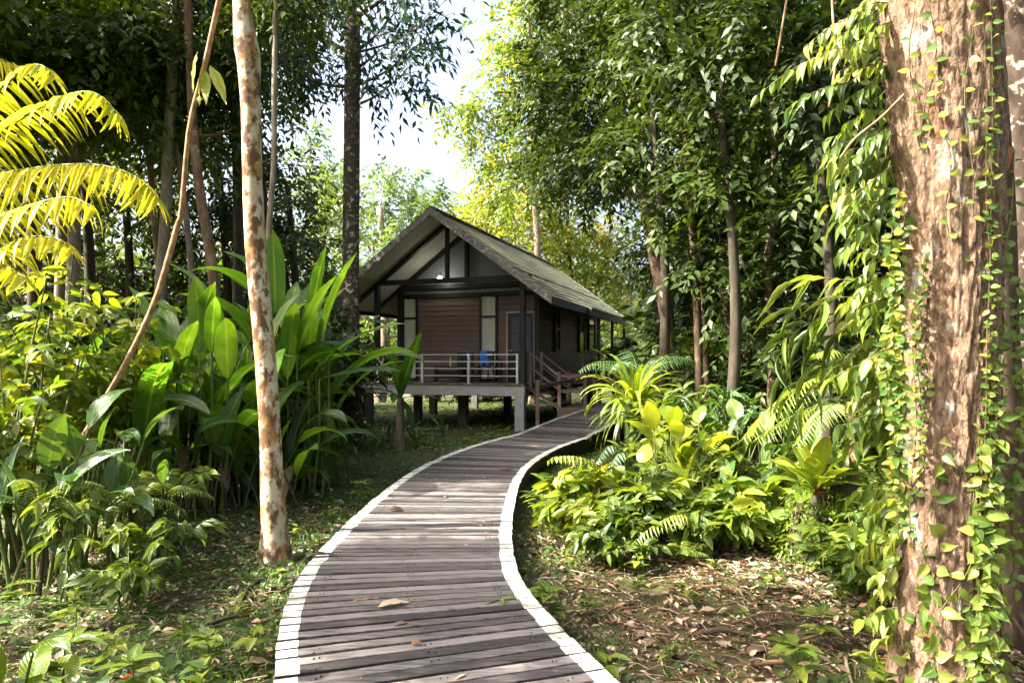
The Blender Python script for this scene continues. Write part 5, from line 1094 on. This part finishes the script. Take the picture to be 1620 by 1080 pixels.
# lush front shrubs
shrub('lush_shrub', 'lush bright shrub with glossy leaves beside the boardwalk bend', *G(930, 7.5)[:2], .85, .50, 22, .19, .11, 'bright', T_OVAL, 6, 7, twl=.2, lift=.25)
shrub('lush_shrub', 'bushy green shrub in the middle of the right bank front row', *G(1015, 7.2)[:2], .80, .50, 22, .18, .095, 'shrub', T_OVAL, 6, 7, twl=.2, lift=.25)
shrub('lush_shrub', 'low green shrub with a reddish stem cluster in front of the bushy ones', *G(978, 6.5)[:2], .55, .38, 14, .13, .06, 'mid', T_LANCE, 6, 5, twl=.2, lift=.45)
shrub('lush_shrub', 'pale shiny leaved shrub right of the bushy green shrub', *G(1120, 7.0)[:2], .72, .48, 22, .16, .075, 'shrub', T_OVAL, 6, 6, twl=.22, lift=.3)
shrub('lush_shrub', 'pale glossy shrub with broad leaves bleached by the sun before the rosette', *G(1190, 6.9)[:2], .68, .42, 18, .22, .12, 'bright', T_OVAL, 5, 6, twl=.2, lift=.35)
shrub('lush_shrub', 'small green shrub at the foot of the vine curtain', *G(1370, 5.6)[:2], .75, .42, 18, .15, .075, 'shrub', T_OVAL, 6, 6, twl=.22, lift=.3)
shrub('lush_shrub', 'bushy shrub behind the pale glossy shrub', *G(1160, 8.2)[:2], 1.0, .55, 24, .2, .085, 'mid', T_OVAL, 6, 6, twl=.25, lift=.3)
shrub('lush_shrub', 'dense shrub behind the rosette mound', *G(1300, 7.6)[:2], 1.0, .6, 24, .2, .085, 'shrub', T_OVAL, 6, 6, twl=.25, lift=.3)
# rosette on a mossy mound, and a small one in front
def rosette(name, label, px, py, Y, n, L_, w_, mat, ped, seed, red=False):
    q = np.random.RandomState(seed + 500); p = G(px, Y); c = W(px, py, Y); t = thing(name, label, 'plant', p)
    if ped:
        g = Geo(); tube(g, spline([p - V3(0, 0, .05), (p + c) / 2, c], 12), np.linspace(.22, .12, 12), 14, bump=.3, seed=seed); g.build('root_mound', M['bark_dark'], t)
        gt = Geo(); n_ = 260; a = rng.uniform(0, 6.28, n_); f_ = rng.uniform(.1, .95, n_); b_ = p + (c - p) * f_[:, None] + np.stack([np.cos(a), np.sin(a), 0 * a], 1) * (.22 - .09 * f_)[:, None]
        sprays(gt, b_, np.stack([np.cos(a), np.sin(a), rng.uniform(-.6, .6, n_)], 1), .16, 7, .06, .022, T5, hang=.4, rnd=rng.uniform(0, .7, n_)); gt.build('moss_tufts', M['fern'], t)
        g = Geo()
        for _ in range(60):
            a = q.uniform(0, 6.28); s_ = c + V3(math.cos(a) * .12, math.sin(a) * .12, q.uniform(-.2, 0)); e = s_ + V3(math.cos(a) * q.uniform(.08, .2), math.sin(a) * q.uniform(.08, .2), -q.uniform(.15, .5)); tube(g, spline([s_, (s_ + e) / 2 + V3(0, 0, .05), e], 5), .005, 4, cap=False)
        g.build('roots', M['twig'], t)
    g = Geo()
    for k_ in range(n):
        a = k_ * 2.39996; u = (k_ + .5) / n; bigleaf(g, c, a, R(84 - 62 * u + q.uniform(-6, 6)), L_ * q.uniform(.8, 1.1), w_ * q.uniform(.85, 1.1), R(15 + 45 * u), P_OBOV, 12, .35, .01, rnd=q.uniform(.2, 1), roll=q.uniform(-.3, .3))
    g.build('leaves', M[mat], t)
    if red:
        g = Geo()
        for k_ in range(9): bigleaf(g, c + V3(-.08 + q.normal(0, .03), -.12, .0 + q.normal(0, .02)), q.uniform(3.5, 6), R(q.uniform(0, 70)), .07, .035, .4, P_OVAL, 5, .2, .0)
        g.build('flower', M['red'], t)
rosette('rosette_plant', 'rosette of broad paddle leaves on a rooty mound with a red flower', 1290, 775, 6.3, 22, .52, .15, 'bright', True, 1, True)
rosette('rosette_plant', 'small green rosette with pointed leaves on the litter', 1246, 868, 7.0, 11, .30, .075, 'shrub', False, 2)
rosette('rosette_plant', 'rosette with narrow upright leaves just right of the red-flowered one', 1340, 765, 6.4, 10, .40, .10, 'gloss', True, 3)
# feather fronds leaning left from the right bank
p = G(1352, 6.4); t = thing('arching_palm', 'arching feather fronds sweeping left in front of the dark shade', 'palm', p)
g = Geo(); tube(g, spline([p - V3(0, 0, .05), W(1350,700,6.4), W(1345,640,6.35)], 8), np.linspace(.05, .03, 8), 8); g.build('trunk', M['bark_brown'], t)
for P, pl in (([W(1345,640,6.35), W(1310,598,6.2), W(1265,612,6.1), W(1215,650,6.0), W(1178,690,5.95)], .24), ([W(1345,640,6.35), W(1300,640,6.2), W(1250,660,6.1), W(1200,692,6.0)], .24), ([W(1345,640,6.35), W(1335,590,6.2), W(1320,555,6.1), W(1290,560,6.0)], .22),
              ([W(1345,645,6.35), W(1320,640,6.0), W(1290,660,5.8), W(1262,700,5.7)], .20), ([W(1345,640,6.35), W(1370,590,6.3), W(1400,570,6.2), W(1430,590,6.1)], .22)):
    g = Geo(); frond(g, P, pl, 30, .02, .35, T_PINNA, .008, rng.uniform(.5, 1), 0, 1, taper=.6, start=.12, fwd=.6); g.build('frond', [M['fern'], M['stem']], t)
def lone(name, label, pts, pl, npr, pw, mat, rn, dr=.3):
    p0 = pts[0]; f = np.array((p0[0], p0[1], hz(p0[0], p0[1]))); t = thing(name, label, 'fern', f); g = Geo(); frond(g, pts, pl, npr, pw, dr, T_PINNA, .006, rn, 0, 1, taper=.6, start=.1, fwd=.35)
    tube(g, spline([f, (f + p0) / 2 + V3(.05, 0, 0), p0], 6), .006, 5, .5, 1, cap=False); g.build('frond', [M[mat], M['stem']], t)
lone('fern_frond', 'single banded fern frond arching left over the boardwalk edge', [W(968,760,9), W(945,735,8.9), W(915,722,8.8), W(880,722,8.7), W(868,728,8.7)], .20, 18, .045, 'fern', .9, .6)
lone('fern_frond', 'blue-green fern frond under the strap-leaved fern', [W(990,745,9.6), W(985,715,9.5), W(965,705,9.4), W(945,730,9.3)], .18, 16, .04, 'fernblue', .5, .4)
lone('fern_frond', 'second blue-green fern frond lower beside the boardwalk', [W(1005,760,9.4), W(1000,725,9.3), W(980,718,9.2), W(962,752,9.1)], .18, 16, .04, 'fernblue', .9, .4)
lone('fern_frond', 'pale fern frond hanging over the front of the bushy shrubs', [W(1105,850,6.6), W(1085,815,6.5), W(1050,822,6.4), W(1012,848,6.35), W(1000,868,6.3)], .15, 24, .022, 'fern', 1, .5)
lone('fern_frond', 'small yellow fern frond before the rosette mound', [W(1300,880,6.2), W(1320,845,6.1), W(1345,835,6.0), W(1362,860,5.9)], .11, 18, .018, 'fern', 1, .4)
for k_, (px, Y, lb) in enumerate(((1330,6.6,'little fern at the right foot of the rosette mound'), (1075,6.5,'little fern at the foot of the bushy green shrub'))):
    p = G(px, Y); fern('little_fern', lb, p[0], p[1], .05, 8, .38, .09, .016, 'fern', elev=(40, 75), arch=80, npair=18)

# ------------------------------------------------------------------ floor: litter, ground cover, seedlings, sticks, single leaves
def floor_pts(n, x0, x1, y0, y1, p=1.0):
    y = y0 + (y1 - y0) * rng.uniform(0, 1, n) ** p; x = rng.uniform(x0, x1, n) * (1 if np.isscalar(x0) else 1); return x, y
def field(boxes):
    X, Y = [], []
    for (n, x0, x1, y0, y1, p) in boxes:
        x, y = floor_pts(n, x0, x1, y0, y1, p); X.append(x); Y.append(y)
    return np.concatenate(X), np.concatenate(Y)
def pn(x, y, s): return np.array([mnoise.noise(Vector((a * s, b * s, 3.3))) for a, b in zip(x, y)])
T_CURL = leafT(5, P_LANCE, -.15, .4, .04)
X, Y = field([(27000, .2, 4.8, 2.4, 9, 1.1), (17000, -4.6, .2, 2.4, 9, 1.1), (3500, -8, 6, 8, 16, 1), (1500, -10, 10, 13, 24, 1), (6000, 4.6, 11, 2, 14, 1), (2500, -9, -4.6, 2, 9, 1)])
keep = bw_side(X, Y, .86); X, Y = X[keep], Y[keep]; n = len(X)
keep = rng.uniform(0, 1, n) < np.where(X > .3, .68, .55) + .75 * pn(X, Y, .9); X, Y = X[keep], Y[keep]; n = len(X)
az = rng.uniform(0, 6.28, n); D = np.stack([np.cos(az), np.sin(az), rng.normal(.05, .22, n)], 1); N = np.stack([rng.normal(0, .35, n), rng.normal(0, .35, n), np.ones(n)], 1)
L_ = np.minimum(np.exp(rng.normal(math.log(.04), .55, n)), rng.uniform(.08, .15, n)); g = Geo()
scatter(g, T_CURL, np.stack([X, Y, hzv(X, Y) + .012 + rng.uniform(0, .02, n)], 1), D, N, L_, L_ * rng.uniform(.25, .55, n), rng.uniform(0, 1, n))
tag(g.build('leaf_litter', M['deadleaf']), 'dry brown fallen leaves covering the forest floor', 'leaf litter', kind='stuff')
# twigs and straw
X, Y = field([(3000, .2, 4.6, 2.4, 9, 1.2), (1800, -4.2, .2, 2.4, 9, 1.2)]); keep = bw_side(X, Y, .95); X, Y = X[keep], Y[keep]
g = Geo()
for x, y in zip(X, Y):
    a = rng.uniform(0, 3.14); l = rng.uniform(.05, .22); z = hz(x, y) + .018; d = V3(math.cos(a), math.sin(a), rng.normal(0, .1)) * l
    tube(g, [V3(x, y, z), V3(x, y, z + .008) + d * .5 + rng.normal(0, .006, 3), V3(x, y, z) + d], rng.uniform(.0015, .005), 4, rng.uniform(.15, .75), cap=False)
tag(g.build('twig_litter', M['deadleaf']), 'fine dry twigs and straw scattered over the forest floor', 'twigs', kind='stuff')
# green ground cover
X, Y = field([(36000, -6, .0, 2.4, 10, 1.1), (9000, .2, 4.6, 2.4, 9, 1), (12000, -9, 6, 8, 17, 1), (14000, -9, 3, 15, 32, 1), (9000, 4.6, 12, 2, 16, 1)])
keep = bw_side(X, Y, .9); X, Y = X[keep], Y[keep]; n = len(X)
dens = np.where(Y > 14, .9, np.where(X < 0, .75, .36)) + .9 * pn(X, Y, .75); keep = rng.uniform(0, 1, n) < dens; X, Y = X[keep], Y[keep]; n = len(X)
az = rng.uniform(0, 6.28, n); D = np.stack([np.cos(az), np.sin(az), rng.uniform(.1, .9, n)], 1); N = np.stack([rng.normal(0, .4, n), rng.normal(0, .4, n), np.ones(n)], 1)
sc_ = np.where(Y > 10, 1.9, 1.0); L_ = sc_ * np.exp(rng.normal(math.log(.042), .4, n)); g = Geo()
scatter(g, T5, np.stack([X, Y, hzv(X, Y) + rng.uniform(0, .035, n) * sc_], 1), D, N, L_, L_ * rng.uniform(.35, .65, n), np.clip(rng.uniform(0, .8, n) + .25 * (Y > 14), 0, 1))
tag(g.build('ground_cover', M['moss_leaf']), 'low green ground cover of tiny leaves on the forest floor', 'ground cover', kind='stuff')
# grass tufts along the boardwalk
g = Geo(); nt_ = 900; j_ = rng.randint(0, nP, nt_); off = np.where(rng.uniform(0, 1, nt_) < .62, -1, 1) * rng.uniform(.86, 1.5, nt_)
X = C[j_, 0] + Nn[j_, 0] * off; Y = C[j_, 1] + Nn[j_, 1] * off
for k_ in range(7):
    az = rng.uniform(0, 6.28, nt_); D = np.stack([np.cos(az) * .6, np.sin(az) * .6, rng.uniform(.5, 1.2, nt_)], 1)
    scatter(g, T5, np.stack([X + rng.normal(0, .02, nt_), Y + rng.normal(0, .02, nt_), hzv(X, Y)], 1), D, V3(0, -1, .3), rng.uniform(.05, .14, nt_), rng.uniform(.006, .012, nt_), rng.uniform(.1, .9, nt_))
tag(g.build('grass', M['moss_leaf']), 'sparse grass blades growing along both sides of the boardwalk', 'grass', kind='stuff')
# seedlings: one of each kind, copied
pro = []
for k_ in range(4):
    t = thing('seedling', 'young green seedling growing on the forest floor', 'seedling', (0, 0, 0), 'seedlings on the forest floor'); g, gs = Geo(), Geo()
    h = (.10, .15, .2, .26)[k_]; tube(gs, [(0, 0, -.01), (.005, 0, h * .5), (0, .006, h)], .003, 5, .6, cap=False)
    m_ = 7 + 2 * k_; a = np.arange(m_) * 2.4; f = rng.uniform(.4, 1, m_)
    scatter(g, T_OVAL if k_ % 2 else T_DRIP, np.stack([0 * a, 0 * a, h * f], 1), np.stack([np.cos(a), np.sin(a), rng.uniform(-.1, .6, m_)], 1), V3(0, 0, 1), .05 + .1 * h + .35 * h * rng.uniform(.5, 1, m_), .03 + .16 * h, rng.uniform(.2, 1, m_))
    gs.build('stem', M['stem'], t); g.build('leaves', M[('shrub', 'bright', 'mid', 'shrub')[k_]], t); pro.append(t)
sd = [(1180,4.9),(1090,5.3),(1010,5.5),(1300,4.5),(1130,6.1),(1225,5.6),(1360,4.7),(870,4.9),(930,5.2),(1380,4.1),(1400,3.8),(1260,4.0),(1060,4.4),(960,4.1),(1330,5.3),(1420,4.4),(905,6.2),(1010,6.1),(1100,6.6),(1215,6.5),(1290,6.0),(1400,5.2),(880,7.0),(850,8.2),
      (60,4.0),(180,4.3),(290,4.6),(330,4.2),(240,3.9),(380,5.1),(120,4.9),(30,5.2),(350,6.0),(400,4.4),(150,5.8),(210,3.7),(410,6.9),(470,7.2),(320,3.8),(100,3.7),(440,5.9),(505,6.6),(530,8.0),(570,8.8),(610,10.2),(360,7.7),(300,6.8),(30,3.4),(270,3.4)]
for k_, (px, Yd) in enumerate(sd):
    p = G(px, Yd)
    if k_ < 4: pro[k_].location = Vector(p)
    else: dup(pro[k_ % 4], p, rng.uniform(0, 6.28), rng.uniform(.8, 1.5))
# sticks, bark pieces and dead fronds
def stick(label, a, b, r, mat='bark_brown', name='fallen_branch', bend=.03):
    A, Bp = G(*a), G(*b); A[2] += r * .8 + .012; Bp[2] += r * .8 + .012; m_ = (A + Bp) / 2 + V3(0, bend, .015)
    g = Geo(); tube(g, spline([A, m_, Bp], 14), np.linspace(r, r * .7, 14), 8, bump=.18, seed=int(a[0])); solo(g, name, M[mat], label, 'branch', (A + Bp) / 2 - V3(0, 0, r))
stick('long pale brown stick lying on the right litter below the shadow band', (1190,4.30), (1310,4.22), .016); stick('short thick stick near the foot of the large trunk', (1375,4.45), (1430,4.38), .026); stick('thin grey stick slanting in the litter right of the boardwalk', (1338,4.4), (1350,4.0), .012, 'bark_grey')
stick('slim brown branch on the litter before the small rosette', (1090,5.7), (1180,5.55), .014); stick('dark stick on the shaded strip right of the boardwalk', (1110,4.75), (1180,4.7), .022, 'bark_dark'); stick('brown branch in front of the vine foot', (1400,4.05), (1450,4.2), .018); stick('forked pale stick pointing at the boardwalk on the right litter', (985,4.05), (1060,3.85), .012, 'bark_pale')
stick('dark twig lying on the left clearing', (330,5.0), (395,5.15), .018, 'bark_dark'); stick('thin brown stick in the left foreground', (60,3.9), (150,3.75), .012); stick('brown root-like stick at the foot of the pale trunk', (380,5.6), (425,6.0), .02, 'bark_dark')
for k_, (px, Yd, a, lb) in enumerate(((1215,4.85,.15,'dark dead palm frond lying curled on the shaded strip of the right bank'), (1325,4.55,.05,'second dead palm frond lying nearer the large trunk'))):
    p = G(px, Yd) + V3(0, 0, .05); d = V3(math.cos(a), math.sin(a), 0); g = Geo(); frond(g, [p - d * .28, p + V3(0, 0, .06), p + d * .28 + V3(0, 0, .02), p + d * .42], .12, 26, .018, .35, rad=.012, rnd=.1, fwd=.5); solo(g, 'dead_frond', [M['deadleaf'], M['twig']], lb, 'dead frond', p)
def flat_leaf(label, px, py, z, L_, w_, az, mat, rn, curl=.5, name='fallen_leaf', group=None, prof=P_LANCE, el=4):
    Yd = F * (CAM_Z - z) / (py - 568); x = (px - 810) / F * Yd; p = V3(x, Yd, z + .006)
    g = Geo(); bigleaf(g, p, az, R(el), L_, w_, R(2 * el), prof, 10, curl, .02, rnd=rn, roll=.12); solo(g, name, M[mat], label, 'leaf', p, group)
bz = BW_Z
flat_leaf('large curled yellow-brown dead leaf lying mid boardwalk', 597, 962, bz, .23, .075, .42, 'deadleaf', .72, 1.1, el=9)
flat_leaf('small brown curled leaf below the large curled leaf on the boardwalk', 622, 990, bz, .11, .035, .5, 'deadleaf', .3, .9, el=8)
flat_leaf('orange-brown crumpled leaf near the bottom of the boardwalk', 650, 1020, bz, .07, .05, .2, 'deadleaf', .99, 1.2, el=12)
flat_leaf('dark brown leaf on the far shaded part of the boardwalk', 788, 744, bz, .24, .1, .1, 'deadleaf', .25, .8, el=8)
flat_leaf('black-brown crumpled leaf near the left edge mid boardwalk', 616, 808, bz, .16, .09, .3, 'deadleaf', .02, 1.2, el=10)
flat_leaf('slim reddish-brown leaf stalk lying by the large curled leaf', 556, 951, bz, .22, .018, .3, 'deadleaf', .97, .4, el=2)
for k_, az in enumerate((3.9, 4.9, .3)): flat_leaf(('green bamboo leaf of a fallen sprig, pointing left', 'pale green bamboo leaf of a fallen sprig, pointing to the viewer', 'pale bamboo leaf of a fallen sprig, pointing right to the white edge')[k_], 792, 948, bz + .004 * k_, (.16, .12, .14)[k_], .03, az, 'bright', (.1, .7, .9)[k_], .4, el=5)
flat_leaf('dark red-brown leaf lying across the left white edge of the boardwalk', 482, 882, bz, .26, .07, .25, 'deadleaf', .05, 1.0, el=9)
for k_ in range(46):
    j = rng.randint(14, nP - 34); o_ = rng.uniform(-.72, .72); p = C[j] + Nn[j] * o_; z = bwz(p[1]); py = 568 + F * (CAM_Z - z) / p[1]; px = 810 + p[0] / p[1] * F
    L_ = rng.uniform(.025, .085); flat_leaf('small leaf scrap scattered on the boardwalk planks', px, py, z, L_, L_ * rng.uniform(.25, .6), rng.uniform(0, 6.28), 'creeper' if rng.uniform() < .6 else 'deadleaf', rng.uniform(.4, 1), .5, 'leaf_scrap', 'small leaf scraps on the boardwalk')
for (px, py, L_, w_, a, rn, lb) in ((380, 1052, .20, .08, .1, .55, 'large yellow-brown leaf lying beside the lower left boardwalk edge'), (312, 1020, .14, .09, 1.8, .8, 'pale curled leaf standing up in the left foreground'), (255, 1000, .10, .05, .4, .6, 'tan leaf in the left foreground litter'), (470, 893, .22, .09, .4, .1, 'dark brown leaf at the foot of the pale trunk'),
                                    (1180, 1035, .18, .08, .3, .3, 'brown leaf on the sunlit right litter'), (1350, 1010, .2, .06, -.5, .25, 'long reddish-brown leaf near the large trunk'), (1010, 1010, .16, .07, .8, .5, 'tan leaf right of the boardwalk edge'), (1262, 940, .2, .08, .2, .2, 'dark brown leaf at the edge of the shadow band')):
    flat_leaf(lb, px, py, hz((px - 810) / F * 4.2, 4.2) + .02, L_, w_, a, 'deadleaf', rn, .9, el=14)
for (px, py, lb) in ((185, 975, 'bright red fallen leaf on the left clearing'), (215, 1068, 'red leaf at the bottom edge left of the boardwalk'), (243, 1074, 'small red leaf at the bottom edge nearest the boardwalk')):
    flat_leaf(lb, px, py, .03, .08, .04, rng.uniform(0, 6), 'red', .5, .8, el=14)
